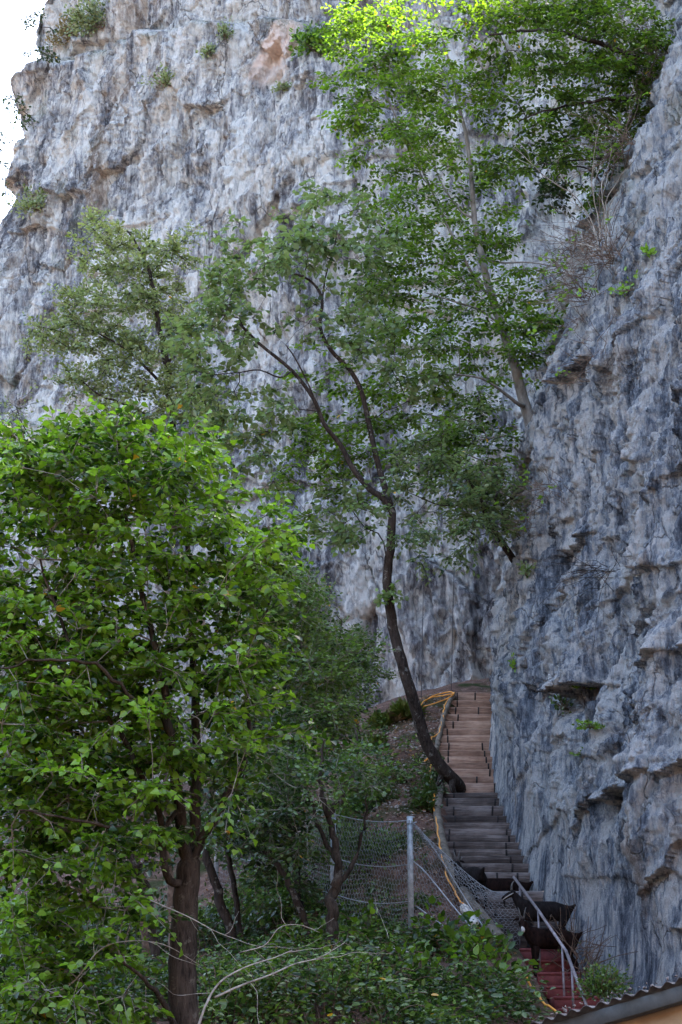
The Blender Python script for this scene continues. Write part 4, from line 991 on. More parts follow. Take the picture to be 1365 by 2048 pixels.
# ------------------------------------------------------------------ timber steps
def stx(px, y, D): return at(px, y, D)[0]
def build_stairs():
    rr = np.random.default_rng(5)
    ys = st_rows[:32]
    b0 = at(950, 1872, stD(1872))
    root = empty('timber_staircase', (b0[0], b0[1], b0[2]-0.3), 'long flight of weathered plank steps with iron straps climbing beside the grey cliff', 'stairs')
    braces = {}
    rnd_b = [(0.10, 0.93), (0.28, None), (0.27, 0.95), (0.36, None), (0.25, None), (0.14, None), (0.18, None), (0.22, 0.86), (0.20, 0.87), (0.19, 0.87), (None, 0.88), (None, 0.88), (0.62, 0.96), (0.31, 0.88), (0.19, 0.96), (0.09, 0.83), (0.20, 0.76), (0.2, 0.80), (None, 0.96), (0.1, 0.86), (0.08, 0.86), (0.13, 0.79), (0.12, 0.77), (0.16, 0.8), (0.14, 0.8), (0.5, 0.8)]
    for i, y in enumerate(ys):
        D = stD(y); zt = at(682, y, D)[2]; yn = st_rows[i+1]; Dn = stD(yn); zb = at(682, yn, Dn)[2]
        xl = stx(stL(y), y, D) - 0.02; xr = 3.72 if y > 1475 else 3.95
        if 1740 < y < 1790: xl = stx(925, y, D)
        j = rr.normal(0, 0.012)
        grey = y > 1580
        mb = MB()
        a = rr.normal(0, 0.012)
        M3 = [[1, 0, 0], [0, 1, 0], [a*0.6, 0, 1]]
        # riser, split in one or two planks, and a tread behind
        h = zt-zb
        gap = 0.006
        gapz = 0.0 if not (1740 < y < 1750) else h*0.05
        hh = h+0.03
        if y > 1744 and y < 1746: zb2 = zt-0.20
        else: zb2 = zb-0.03
        mb.box((0, -0.05, zb2-zt+0.022), (xr-xl, 0.0, -0.0), [[1, 0, 0], [0, 1, -0.28], [a*0.6, 0, 1]], (xl, D+j, zt), 0.012)
        Dp = stD(ys[i-1]) if i else D+1.0
        if not 1775 < y < 1790: mb.box((0, 0.0, -0.045), (xr-xl, Dp-D+0.02, -0.006), M3, (xl, D+j, zt), 0.004)
        st = mb.build('step', M['plank_grey'] if grey else M['plank_brown'], root)
        br = rnd_b[i] if i < len(rnd_b) else (0.3, 0.8)
        for f in br:
            if f is None: continue
            x = xl+f*(min(xr, 3.25)-xl)
            m2 = MB(); sl = rr.normal(0, 0.15)
            m2.box((-0.017, -0.010, -h+0.02), (0.017, -0.002, -0.008), [[1, 0, sl*0.25], [0, 1, -0.28], [0, 0, 1]], (x, D+j-0.05, zt+a*0.6*(x-xl)), 0.003)
            m2.build('strap', M['iron'], st)
    # side log
    def stringer(pts, r, name, mat):
        mb = MB(); Q = catmull(pts, 5); Q = Q+rng.normal(0, 0.008, Q.shape); mb.tube(Q, np.linspace(r, r*1.1, len(Q)), 8); mb.build(name, mat, root, True)
    stringer([at(x, y, stD(y)-.15) for x, y in [(908, 1388), (893, 1418), (884, 1455), (876, 1485), (873, 1500)]], 0.055, 'stringer', M['log_grey'])
    stringer([at(x, y, stD(y)-.2) for x, y in [(884, 1572), (878, 1600), (876, 1630), (881, 1665), (889, 1700), (897, 1725)]], 0.075, 'stringer', M['log_grey'])
    stringer([at(x, y, stD(y)-.3) for x, y in [(890, 1705), (905, 1745), (920, 1775), (945, 1812), (985, 1860), (1000, 1880)]], 0.10, 'stringer', M['log_grey'])
    # soil and rubble packed under the steps
    n = 40; L = []; Rr = []
    # red steps
    b1 = at(1120, 2040, 22)
    r2 = empty('red_staircase', (b1[0], b1[1], b1[2]-0.3), 'short flight of dark red steps at the foot of the timber steps', 'stairs')
    rows = [(1897, 1040, 1142), (1921, 1052, 1152), (1945, 1075, 1163), (1972, 1092, 1172), (1993, 1108, 1200), (2017, 1118, 1212), (2045, 1125, 1220)]
    for i, (y, xa, xb) in enumerate(rows):
        D = stD(y); zt = at(682, y, D)[2]
        if i+1 < len(rows): zb = at(682, rows[i+1][0], stD(rows[i+1][0]))[2]
        else: zb = zt-0.25
        xl, xr = stx(xa, y, D), stx(xb, y, D)
        Dp = stD(rows[i-1][0]) if i else D+0.9
        mb = MB(); mb.box((xl, D, zb-0.02), (xr, Dp+0.02, zt), bev=0.012)
        mb.box((xl-0.0, D-0.015, zt-0.035), (xr, D+0.02, zt+0.004), bev=0.006)
        mb.build('step', M['red_paint'], r2)

def build_rail():
    top = at(1030, 1756, 27.4)
    root = empty('handrail', at(1128, 2030, 23.2), 'straight dull steel handrail on thin posts beside the red steps', 'handrail')
    pts = [at(1028, 1754, 26.8), at(1078, 1822, 25.2), at(1133, 1903, 23.5), at(1174, 2012, 22.0)]
    mb = MB(); mb.tube(np.array([pts[0], pts[1], pts[2]]), 0.023, 10); mb.tube(np.array([pts[2]-(pts[3]-pts[2])*0.01, pts[3]]), 0.023, 10)
    mb.build('rail', M['rail'], root, True)
    for (x, y, D, yb) in [(1040, 1772, 26.45, 1890), (1077, 1823, 25.2, 1965), (1125, 1893, 23.7, 2030), (1144, 1930, 23.1, 2030)]:
        p = at(x, y, D); q = at(x+1, yb, D); mb = MB(); mb.tube(np.array([p, [p[0], p[1], q[2]-0.1]]), 0.017, 8); mb.build('post', M['rail'], root, True)

# ------------------------------------------------------------------ fence
def hexnet(mb, S, nu, nv, r, shear=0.0):
    """S(u,v)->point; hexagonal netting"""
    A = []; B = []
    def P(i, j): return (i/nu, j/nv)
    for j in range(nv):
        for i in range(nu):
            o = 0.5 if j % 2 else 0
            a = (i+o+0.0, j+0.0); b = (i+o+0.0, j+0.55); c1 = (i+o+0.5, j+1.0); c2 = (i+o-0.5, j+1.0)
            for p, q in ((a, b), (b, c1), (b, c2)):
                A.append(p); B.append(q)
    A = np.array(A, float); B = np.array(B, float)
    for Z in (A, B): Z[:, 0] /= nu; Z[:, 1] /= nv
    m = (A.min(1) >= 0) & (B.min(1) >= 0) & (A.max(1) <= 1.001) & (B.max(1) <= 1.001)
    A, B = A[m], B[m]
    mb.segs(S(A[:, 0], A[:, 1]), S(B[:, 0], B[:, 1]), r)

def patch(top, bot, bulge=0.0, seed=0, jit=0.008):
    T = catmull(top, 8); Bm = catmull(bot, 8)
    def al(C, u):
        s = np.r_[0, np.cumsum(np.linalg.norm(np.diff(C, axis=0), axis=1))]; s /= s[-1]
        return np.stack([np.interp(u, s, C[:, k]) for k in range(3)], -1)
    def S(u, v):
        p = al(T, u)*(1-v)[:, None]+al(Bm, u)*v[:, None]
        w = np.sin(math.pi*np.clip(v, 0, 1))*bulge
        n = vn(u*9+seed, v*7, s=seed)
        p = p+np.stack([jit*vn(u*31, v*23, s=seed+1), -w+0.04*n, jit*vn(u*29, v*27, s=seed+2)], -1)
        return p
    return S

def build_fence():
    PT = [(820, 1633, 26.6, 1885), (667, 1620, 29, 1870), (534, 1556, 32, 1800), (438, 1523, 35, 1780)]
    b = at(820, 1885, 26.6)
    root = empty('wire_fence', b, 'galvanised post fence with sagging hexagonal wire netting on the slope left of the steps', 'fence')
    for x, y, D, yb in PT:
        p = at(x, y, D); q = at(x, yb, D); g = min(q[2], gz(p[0], D))-0.2
        mb = MB(); h = 0.046
        # C shaped steel profile
        mb.box((-h, -h, g), (h, -h+0.008, p[2]), org=(p[0], D, 0), bev=0.002)
        mb.box((-h, -h+0.008, g), (-h+0.008, h, p[2]), org=(p[0], D, 0), bev=0.002)
        mb.box((h-0.008, -h+0.008, g), (h, h, p[2]), org=(p[0], D, 0), bev=0.002)
        po = mb.build('post', M['galv'], root)
        m2 = MB(); m2.box((-h-0.006, -h-0.006, -0.05), (h+0.006, h+0.004, -0.02), org=(p[0], D, p[2]-0.08), bev=0.003)
        m2.tube(np.array([[p[0]+h, D-h, p[2]-0.11], [p[0]+h+0.06, D-h-0.02, p[2]-0.10]]), 0.012, 6)
        m2.build('clamp', M['galv'], po)
    for k in range(3):
        a, c = PT[k], PT[k+1]
        def row(f, sag):
            out = []
            for t in (0, 0.33, 0.66, 1):
                x = a[0]+(c[0]-a[0])*t; D = a[2]+(c[2]-a[2])*t; y = (a[1]+8)+(c[1]-a[1])*t; yb = (a[3]-6)+(c[3]-a[3])*t
                out.append(at(x, y+(yb-y)*f+sag*4*t*(1-t), D-0.09))
            return out
        mb = MB(); S = patch(row(0, 8), row(1, 0), 0.06, k*5)
        nu = [27, 36, 34][k]
        hexnet(mb, lambda u, v, S=S: S(np.clip(u+0.012*np.sin(v*11+k), 0, 1), np.clip(v+0.02*np.sin(u*9), 0, 1)), nu, 24, 0.0036)
        mb.build('netting', M['wire'], root)
        for f, sag in ((0, 8), (0.37, 10), (0.68, 10)):
            mb = MB(); mb.tube(catmull(row(f, sag), 6), 0.008, 5); mb.build('cable', M['cable'], root, True)
    # right hand panel: drapes down across the steps
    D = 26.5
    top = [at(824, 1642, D), at(858, 1678, D-.05), at(895, 1712, D-.1), at(935, 1748, D-.2), at(972, 1776, D-.35), at(1000, 1786, D-.4), at(1040, 1784, D-.4)]
    bot = [at(824, 1880, D), at(860, 1890, D-.1), at(900, 1900, D-.2), at(950, 1905, D-.3), at(990, 1905, D-.4), at(1015, 1905, D-.4), at(1040, 1900, D-.4)]
    mb = MB(); S = patch(top, bot, 0.05, 33, 0.015); hexnet(mb, S, 26, 24, 0.0036)
    # the slack top is bunched into folds
    bot2 = [at(824, 1648, D), at(862, 1700, D-.1), at(895, 1745, D-.2), at(930, 1785, D-.3), at(968, 1800, D-.45), at(1000, 1800, D-.5), at(1040, 1798, D-.5)]
    S2 = patch(top, bot2, 0.10, 37, 0.02); hexnet(mb, S2, 22, 8, 0.0036)
    mb.tube(catmull(top, 5), 0.007, 5); mb.tube(np.array([at(1040, 1784, D-.4), at(1040, 1905, D-.4)]), 0.009, 5)
    mb.build('netting', M['wire'], root)
    for pts in ([(826, 1645, D), (870, 1700, D-.1), (940, 1812, D-.3), (1000, 1905, D-.6)], [(826, 1722, D), (852, 1745, D-.1), (905, 1810, D-.3), (985, 1905, D-.8)],
                [(832, 1812, D), (900, 1860, D-.5), (950, 1885, D-.8)], [(834, 1893, D), (885, 1925, D-.8), (925, 1960, D-1.6), (950, 1990, D-2.2)],
                [(832, 1895, D), (876, 1850, D-.3)], [(970, 1860, D-.5), (990, 1905, D-.7)]):
        mb = MB(); mb.tube(catmull([at(*q) for q in pts], 6), 0.011, 5); mb.build('cable', M['cable'], root, True)

# ------------------------------------------------------------------ hoses, ropes, tube
def curve_obj(name, pts, r, mat, label, cat, k=6, jit=0.0, group=None):
    Q = catmull(pts, 8)
    if jit: Q = Q+np.stack([vn(np.arange(len(Q))*0.35, 0*np.arange(len(Q)), s=q)*jit for q in (3, 4, 5)], -1)
    mb = MB(); mb.tube(Q, r, k); o = mb.build(name, mat, None, True); tag(o, label, cat, group); return o

def build_lines():
    up = 0.04
    def sp(L, off=-0.25): return [at(x, y, stD(y)+off) for x, y in L]
    curve_obj('hose', [at(852, 1401, 38.6), at(866, 1391, 38.7), at(890, 1385, 38.8), at(909, 1385, 38.6), at(897, 1396, 38.4), at(868, 1408, 38.2), at(844, 1412, 38.2), at(852, 1400, 38.5), at(880, 1392, 38.6), at(905, 1388, 38.5)], 0.016, M['hose'], 'orange hose lying in a loop on the soil at the top of the timber steps', 'hose', jit=0.02)
    curve_obj('hose', sp([(911, 1386), (895, 1400), (889, 1415), (888, 1430), (884, 1445), (878, 1466), (866, 1475), (860, 1484)]), 0.016, M['hose'], 'orange hose running down the side log of the topmost steps', 'hose', jit=0.02)
    curve_obj('hose', [at(x, y, stD(y)-.35) for x, y in [(851, 1521), (856, 1517), (863, 1524), (862, 1545), (863, 1570), (868, 1592), (869, 1615), (873, 1640), (877, 1672), (883, 1705), (890, 1735), (903, 1770), (915, 1795), (928, 1812), (943, 1838), (960, 1858), (984, 1872)]], 0.016, M['hose'], 'long orange hose running down past the leaning tree and behind the wire net', 'hose', jit=0.02)
    curve_obj('hose', sp([(1053, 1950), (1060, 1970), (1075, 1990), (1095, 2010), (1118, 2030), (1130, 2045)], -0.5), 0.016, M['hose'], 'orange hose on the leafy ground left of the red steps', 'hose', jit=0.015)
    curve_obj('rope', [at(848, 1120, 40.3), at(846, 1240, 39.9), at(843, 1395, 39.3)], 0.009, M['rope'], 'thin dark rope hanging on the cliff right of the leaning trunk', 'rope', 4)
    curve_obj('rope', [at(909, 1130, 39.9), at(906, 1240, 39.6), at(903, 1380, 39.2)], 0.009, M['rope'], 'thin dark rope hanging on the cliff just above the top of the timber steps', 'rope', 4)
    a, b = at(927, 1814, 26.6), at(950, 1852, 26.1); mb = MB(); mb.tube(catmull([a, (a+b)/2+0.01, b], 5), [0.06]+[0.075]*4+[0.085]*5+[0.06], 12)
    o = mb.build('pale_log', M['white_tube'], None, True); tag(o, 'short pale whitish log lying along the wire net beside the orange hose', 'log')

# ------------------------------------------------------------------ shelter roof in the near right corner
def build_shelter():
    A = at(1070, 2057, 9.3); B = at(1400, 1959, 8.9); d = B-A; L = np.linalg.norm(d); d /= L
    ext = 1.5; A2 = A-d*0.08; B2 = B+d*ext
    back = norm(np.cross([0, 0, 1.], d)); back = back if back[1] > 0 else -back   # the roof runs away from the camera
    upv = norm(np.cross(d, back)); upv = upv if upv[2] > 0 else -upv
    root = empty('shed', A2-[0, 0, 1.9], 'corner of a shed with corrugated roof, grey-green edge board and tan boarded gable', 'shed')
    Mx = np.stack([d, back, upv], 1); Lt = np.linalg.norm(B2-A2)
    mb = MB(); mb.box((0, 0, -0.078), (Lt, 0.03, 0), Mx, A2, 0.004); mb.box((0, 0.03, -0.078), (Lt, 0.08, -0.074), Mx, A2, 0.002)
    mb.build('edge_board', M['fascia'], root)
    mb = MB()
    for k in range(13):
        mb.box((0.15, 0.085+0.003*(k % 2), -0.082-k*0.145-0.142), (Lt, 0.11, -0.084-k*0.145), Mx, A2, 0.005)
    mb.build('gable_wall', M['soffit'], root)
    # corrugated sheet
    nx_, ny_ = int(Lt/0.0125), 18; u = np.linspace(0, Lt, nx_); v = np.linspace(-0.035, 2.0, ny_)
    U, V = np.meshgrid(u, v, indexing='ij')
    wv = 0.012*np.sin(U*2*math.pi/0.076)+0.004*vn(U*3, V*3, s=3)
    edge = (V < -0.03)*0.03*vn(U*14, V*0, s=8)
    def lay(off): return A2+U[..., None]*d+(V+edge)[..., None]*back+(wv+0.023+off)[..., None]*upv
    me = grid_mesh('sheet', lay(0)); a = lay(0).reshape(-1, 3); b = lay(-0.0025).reshape(-1, 3)
    idx = np.arange(nx_*ny_).reshape(nx_, ny_)
    f = np.stack([idx[:-1, :-1], idx[1:, :-1], idx[1:, 1:], idx[:-1, 1:]], -1).reshape(-1, 4); n0 = nx_*ny_
    e = np.stack([idx[:-1, 0], idx[1:, 0], idx[1:, 0]+n0, idx[:-1, 0]+n0], -1)
    me = mesh_np('sheet', np.vstack([a, b]), np.vstack([f, f[:, ::-1]+n0, e]))
    link_mesh('corrugated_sheet', me, M['corr'], root, True)
    for t in (0.2, 0.97):
        p = A2+d*Lt*t+back*1.7; mb = MB(); mb.box((-0.05, -0.05, -1.75), (0.05, 0.05, p[2]-0.03), org=(p[0], p[1], 0), bev=0.005); mb.build('support_post', M['log_grey'], root)
    # debris lying on the roof edge
    mb = MB(); 
    for q in range(90):
        s = rng.random()*Lt; c = A2+d*s+back*rng.uniform(-0.05, 0.25)+upv*(0.055+rng.random()*0.01); r = rng.uniform(0.006, 0.016)
        if rng.random() < 0.35: continue
        v = rng.normal(0, 1, (8, 3)); v = v/np.linalg.norm(v, axis=1)[:, None]*r*rng.uniform(0.5, 1.2, (8, 1))
        from_hull(mb, c+v)
    o = mb.build('roof_litter', M['litter2'], None); tag(o, 'bits of stone and dry leaf lying along the edge of the corrugated roof', 'litter', kind='stuff')

def from_hull(mb, V):
    import bmesh
    bm = bmesh.new()
    for p in V: bm.verts.new(tuple(p))
    bmesh.ops.convex_hull(bm, input=bm.verts)
    lv = [v for v in bm.verts if v.link_faces]; ix = {v: i for i, v in enumerate(lv)}
    Vv = [tuple(v.co) for v in lv]; T = [[ix[v] for v in f.verts] for f in bm.faces if len(f.verts) == 3]; Q = [[ix[v] for v in f.verts] for f in bm.faces if len(f.verts) == 4]
    bm.free()
    if T or Q: mb.add(np.array(Vv), Q, T)
M['litter2'] = simple_mat('roof_bits', (0.05, 0.038, 0.035), (0.26, 0.22, 0.20), 30, rough=0.9, p0=0.4, p1=0.6)

# ------------------------------------------------------------------ goats
def skin_body(name, verts, edges, radii, mat, parent, sub=2):
    me = bpy.data.meshes.new(name); me.from_pydata([tuple(v) for v in verts], edges, [])
    me.materials.append(mat)
    o = bpy.data.objects.new(name, me); col.objects.link(o); o.parent = parent
    md = o.modifiers.new('skin', 'SKIN'); md.use_smooth_shade = True
    for i, r in enumerate(radii):
        sv = me.skin_vertices[0].data[i]
        sv.radius = (r, r) if not isinstance(r, tuple) else r; sv.use_root = (i == 0)
    s = o.modifiers.new('sub', 'SUBSURF'); s.levels = sub; s.render_levels = sub
    return o

def goat(name, loc, rz, label, coat, scale=1.0, pitch=0.0, head_yaw=0.0, head_pitch=0.0, neck=0.0, blaze=False, saddle=False, lying=False, horns=True, white_muzzle=False, tiltb=0.0):
    root = empty('goat', loc, label, 'goat', 'dark goats on the steps')
    root.rotation_euler = (0, 0, rz); root.scale = (scale,)*3
    leg = 0.30 if lying else 0.62
    zb = leg+0.14
    # goat looks along +x ; body axis with belly sag
    V = [(0.0, 0, zb), (0.22, 0, zb-0.01), (0.40, 0, zb+0.01), (-0.22, 0, zb-0.01), (-0.42, 0, zb+0.03), (-0.50, 0, zb+0.02)]
    Rd = [(0.19, 0.22), (0.18, 0.215), (0.145, 0.19), (0.175, 0.21), (0.13, 0.17), (0.07, 0.09)]
    E = [(0, 1), (1, 2), (0, 3), (3, 4), (4, 5)]
    def add(p, r, par): V.append(p); Rd.append(r); E.append((par, len(V)-1)); return len(V)-1
    if tiltb: pass
    n1 = add((0.52, 0, zb+0.16), 0.115, 2); n2 = add((0.60, 0, zb+0.30), 0.085, n1)
    cy_, sy_ = math.cos(head_yaw), math.sin(head_yaw)
    hp = np.array(V[n2])
    def hd(f, u): return tuple(hp+np.array([f*cy_*math.cos(head_pitch), f*sy_*math.cos(head_pitch), u-f*math.sin(head_pitch)]))
    h1 = add(hd(0.06, 0.06), (0.068, 0.078), n2); h2 = add(hd(0.17, 0.02), (0.052, 0.058), h1); h3 = add(hd(0.27, -0.04), (0.036, 0.040), h2)
    tail = add((-0.57, 0, zb+0.09), 0.035, 5); add((-0.62, 0, zb+0.13), 0.02, tail)
    if not lying:
        for s in (-1, 1):
            sh = add((0.34, s*0.10, zb-0.14), 0.075, 2); kn = add((0.36, s*0.11, 0.30), 0.036, sh); ps = add((0.345, s*0.11, 0.10), 0.027, kn); add((0.37, s*0.11, 0.02), 0.034, ps)
            th = add((-0.38, s*0.10, zb-0.12), 0.10, 4); st = add((-0.30, s*0.12, 0.42), 0.062, th); hk = add((-0.46, s*0.12, 0.27), 0.036, st); pt = add((-0.42, s*0.12, 0.09), 0.027, hk); add((-0.395, s*0.12, 0.02), 0.034, pt)
    else:
        for s in (-1, 1):
            sh = add((0.36, s*0.12, 0.24), 0.075, 2); kn = add((0.46, s*0.14, 0.10), 0.04, sh); add((0.28, s*0.15, 0.05), 0.032, kn)
            th = add((-0.36, s*0.15, 0.26), 0.11, 4); st = add((-0.16, s*0.20, 0.13), 0.06, th); add((-0.34, s*0.22, 0.05), 0.035, st)
    skin_body('body', V, E, Rd, coat, root)
    fw = np.array([cy_*math.cos(head_pitch), sy_*math.cos(head_pitch), -math.sin(head_pitch)]); sd = np.array([-sy_, cy_, 0]); upp = np.cross(fw, sd)
    top = hp+np.array([0, 0, 0.06])+fw*0.05+upp*0.055
    def loc_(c, f=0, s=0, u=0): return c+fw*f+sd*s+upp*u
    for s in (-1, 1):
        if horns:
            mb = MB(); pts = [loc_(top, 0.01, s*0.03, 0), loc_(top, -0.01, s*0.045, 0.09), loc_(top, -0.045, s*0.06, 0.15), loc_(top, -0.09, s*0.08, 0.19)]
            Q = catmull(pts, 4); mb.tube(Q, np.linspace(0.022, 0.005, len(Q)), 8); mb.build('horn', M['horn'], root, True).location = (0, 0, 0)
        mb = MB(); c = loc_(top, -0.02, s*0.055, -0.03); Q = catmull([c, loc_(c, -0.01, s*0.06, -0.01), loc_(c, -0.02, s*0.12, -0.045)], 4)
        mb.tube(Q, [0.012, 0.02, 0.026, 0.028, 0.026, 0.022, 0.016, 0.010, 0.004][:len(Q)], 8); mb.build('ear', coat, root, True).location = (0, 0, 0)
        mb = MB(); ec = loc_(hp+np.array([0, 0, 0.06]), 0.10, s*0.052, 0.03)
        v = np.array([(math.sin(a)*math.cos(b), math.sin(a)*math.sin(b), math.cos(a)) for a in (0.5, 1.2, 1.9, 2.6) for b in np.arange(6)*1.047])*0.012+ec
        from_hull(mb, v); mb.build('eye', M['horn'], root, True).location = (0, 0, 0)
    # beard
    mb = MB(); c = np.array(hd(0.22, -0.07)); mb.tube(catmull([c, c+[0, 0, -0.06], c+fw*-0.02+[0, 0, -0.13]], 3), [0.026, 0.024, 0.02, 0.016, 0.012, 0.008, 0.003], 6); mb.build('beard', coat, root, True).location = (0, 0, 0)
    if white_muzzle:
        V2 = [hd(0.15, 0.028), hd(0.22, -0.012), hd(0.285, -0.045)]
        o = skin_body('muzzle', V2, [(0, 1), (1, 2)], [0.042, (0.047, 0.052), 0.042], M['goat_white'], root)
    if blaze:
        mb = MB(); mb.tube(np.array([loc_(hp, .02, .062, .06), loc_(hp, .10, .062, .03), loc_(hp, .2, .052, -.01), loc_(hp, .27, .038, -.045)]), [.008, .013, .012, .008], 6); mb.build('face_stripe', M['goat_white'], root, True).location = (0, 0, 0)
    if saddle:
        V2 = [(0.22, 0.15, zb-0.08), (0.26, 0.17, zb-0.12), (0.30, 0.15, zb-0.16)]
        skin_body('white_patch', V2, [(0, 1), (1, 2)], [0.03, 0.035, 0.03], M['goat_white'], root)
    return root

def fix_children(root):
    for ch in root.children: ch.location = (0, 0, 0)

def build_goats():
    def foot(px, py, D): return at(px, py, D)
    # standing goat seen from the side, facing left behind the rail
    p = foot(1094, 1900, 25.9); g = goat('goat', p, R(180), 'black goat standing side-on behind the handrail, horned head turned left', M['goat_black'], 0.76, head_pitch=0.15, blaze=True)
    # goat facing the camera, lower
    p = foot(1108, 1957, 24.8); g = goat('goat', p, R(188), 'black goat with pale muzzle looking down at the camera from the red steps', M['goat_brown'], 0.74, head_yaw=R(80), head_pitch=0.6, white_muzzle=True)
    # goat in the gap under the plank
    p = foot(1000, 1783, 28.6); p[2] -= 0.36; g = goat('goat', p, R(172), 'black goat crouching in the dark gap under the plank steps', M['goat_brown'], 0.92, lying=True, saddle=True, head_pitch=.5)
    p = foot(943, 1822, 27.5); g = goat('goat', p, R(115), 'black goat behind the bunched wire net, only horns and ears clear', M['goat_black'], 0.74, head_yaw=R(150), head_pitch=0.3)

build_stairs(); build_rail(); build_fence(); build_lines(); build_shelter(); build_goats()
# ------------------------------------------------------------------ undergrowth, bushes, tufts, stones
def inst_leaves(name, base, size, matn, shape, tb, tv, up=0.8, tilt=0.5, orange=0.003, rr=rng):
    n = len(base); d = norm(rr.normal(0, 1, (n, 3))*np.array([1, 1, 0.35])); nn = norm(np.array([0, 0, up])+rr.normal(0, tilt, (n, 3)))
    t = np.clip(tb+rr.normal(0, tv, n), 0.02, 0.97)*0.98; t = np.where(rr.random(n) < orange, 1.0, t)
    me = leaves_mesh(name, base, d, nn, size*(0.6+0.7*rr.random(n)), t, shape); return link_mesh(name, me, M[matn])

def build_undergrowth():
    rr = np.random.default_rng(77)
    # arching shoots with leaf pairs all over the lower slope
    L = []
    for (x, y, D, rx, ry, n) in [(120, 1960, 21, 260, 130, 420), (450, 2000, 20.5, 220, 90, 330), (250, 1850, 25, 260, 90, 330), (560, 1850, 27.5, 160, 70, 220), (750, 1990, 22.5, 220, 70, 380), (960, 1990, 22.5, 110, 60, 230), (950, 1940, 24.2, 80, 30, 70),
                                 (720, 1900, 26, 160, 50, 200), (60, 1790, 31, 160, 90, 220), (520, 1760, 31, 180, 80, 260), (700, 1760, 29.8, 110, 70, 160), (820, 1790, 27.6, 70, 60, 90), (640, 2040, 20.5, 500, 40, 350), (690, 1625, 32.5, 90, 45, 170), (720, 1530, 35.3, 60, 30, 60), (800, 1590, 33.3, 50, 40, 60)]:
        q = rr.normal(0, 0.5, (n, 2)); 
        for a, b in q:
            p = at(x+a*rx, y+b*ry, D); L.append((p[0], p[1]+rr.normal(0, 1.2)))
    L = np.array(L); xlim = np.interp(L[:, 1], _ds[::-1], [at(stL(y), y, stD(y))[0] for y in _ys][::-1])
    L = L[L[:, 0] < xlim-0.25]; L = L[(rr.random(len(L)) < 0.8) & (vn(L[:, 0]*1.1, L[:, 1]*0.9, s=44) > -0.22)]
    gzv = ground(L[:, 0], L[:, 1])
    A = []; B = []; base = []; tn = []
    xl2 = np.interp(L[:, 1], _ds[::-1], [at(stL(y), y, stD(y))[0] for y in _ys][::-1])
    for (x, y), z, xm in zip(L, gzv, xl2):
        h = (0.35+0.65*min(1, (xm-x)/1.6))*(0.05+rr.uniform(0.15, 0.55)*(1+1.0*float(vn(x*0.9, y*0.7, s=15)))); a = rr.uniform(0, 6.28); ln = rr.uniform(0.2, 0.6)
        p0 = np.array([x, y, z-0.03]); p1 = p0+[math.cos(a)*ln*0.4, math.sin(a)*ln*0.4, h]; p2 = p0+[math.cos(a)*ln, math.sin(a)*ln, h*0.8]
        t = np.linspace(0, 1, 7)[:, None]; Q = p0*(1-t)**2+p1*2*t*(1-t)+p2*t*t
        A.append(Q[:-1]); B.append(Q[1:])
        k = rr.integers(10, 40); tt = rr.uniform(0.25, 1, k)[:, None]; q = p0*(1-tt)**2+p1*2*tt*(1-tt)+p2*tt*tt+rr.normal(0, 0.07, (k, 3)); base.append(q); tn.append(np.full(k, rr.normal(0.22, 0.16)+0.5*max(0, vn(x*0.8, y*0.8, s=5))))
    mb = MB(); mb.segs(np.concatenate(A), np.concatenate(B), 0.006); base = np.concatenate(base); tn = np.concatenate(tn)
    n = len(base); d = norm(rr.normal(0, 1, (n, 3))*np.array([1, 1, 0.35])); nn = norm(np.array([0, 0, 0.8])+rr.normal(0, 0.5, (n, 3)))
    t = np.clip(tn+rr.normal(0, 0.26, n), 0.02, 0.97)*0.98; t = np.where(rr.random(n) < 0.002, 1.0, t)
    me = leaves_mesh('undergrowth', base, d, nn, 0.082*(0.4+1.1*rr.random(n)**1.4), t, 'oval'); print('undergrowth', n)
    o = link_mesh('undergrowth', me, M['leaf_small']); tag(o, 'low bramble and ivy covering the lower slope', 'undergrowth', kind='stuff')
    o = mb.build('bramble_stems', M['twig_brown'], None); tag(o, 'thin brown stems of the bramble on the lower slope', 'stems', kind='stuff')

def bush(name, c, r, n, size, matn, shape, label, cat, tb=0.4, tv=0.2, seed=0, stems=8, group=None, up=0.5, h=None):
    """small bush: stems rise from its foot, leaves spread along and round them"""
    rr = np.random.default_rng(seed+500); c = np.array(c, float); root = empty(name, c, label, cat, group)
    mb = MB(); base = []
    r = np.array(r, float)
    for k in range(stems*3):
        v = norm(rr.normal(0, 1, 3)+np.array([0, 0, 0.3])); v[2] = abs(v[2])*1.0 if r[2] > 0 else v[2]
        e = c+v*np.abs(r)*rr.uniform(0.5, 1.05)*np.array([1, 1, np.sign(r[2])]); m = (c+e)/2+rr.normal(0, 0.08, 3)*np.abs(r)
        Q = catmull([c, m, e], 3); mb.tube(Q, np.linspace(0.010, 0.003, len(Q)), 4, cap=False)
        q = max(3, n//(stems*3)); t = rr.uniform(0.35, 1.05, q)[:, None]; P = c*(1-t)+e*t+rr.normal(0, 0.11, (q, 3))*np.abs(r); base.append(P)
    base = np.concatenate(base); mb.build('stem', M['twig_brown'], root, True)
    n = len(base); d = norm(base-c+rr.normal(0, 0.35, (n, 3))*np.abs(r)); nn = norm(np.array([0, 0, up])+rr.normal(0, 0.6, (n, 3)))
    me = leaves_mesh('foliage', base, d, nn, size*(0.6+0.7*rr.random(n)), np.clip(tb+rr.normal(0, tv, n), 0.02, 0.95), shape)
    link_mesh('foliage', me, M[matn], root)

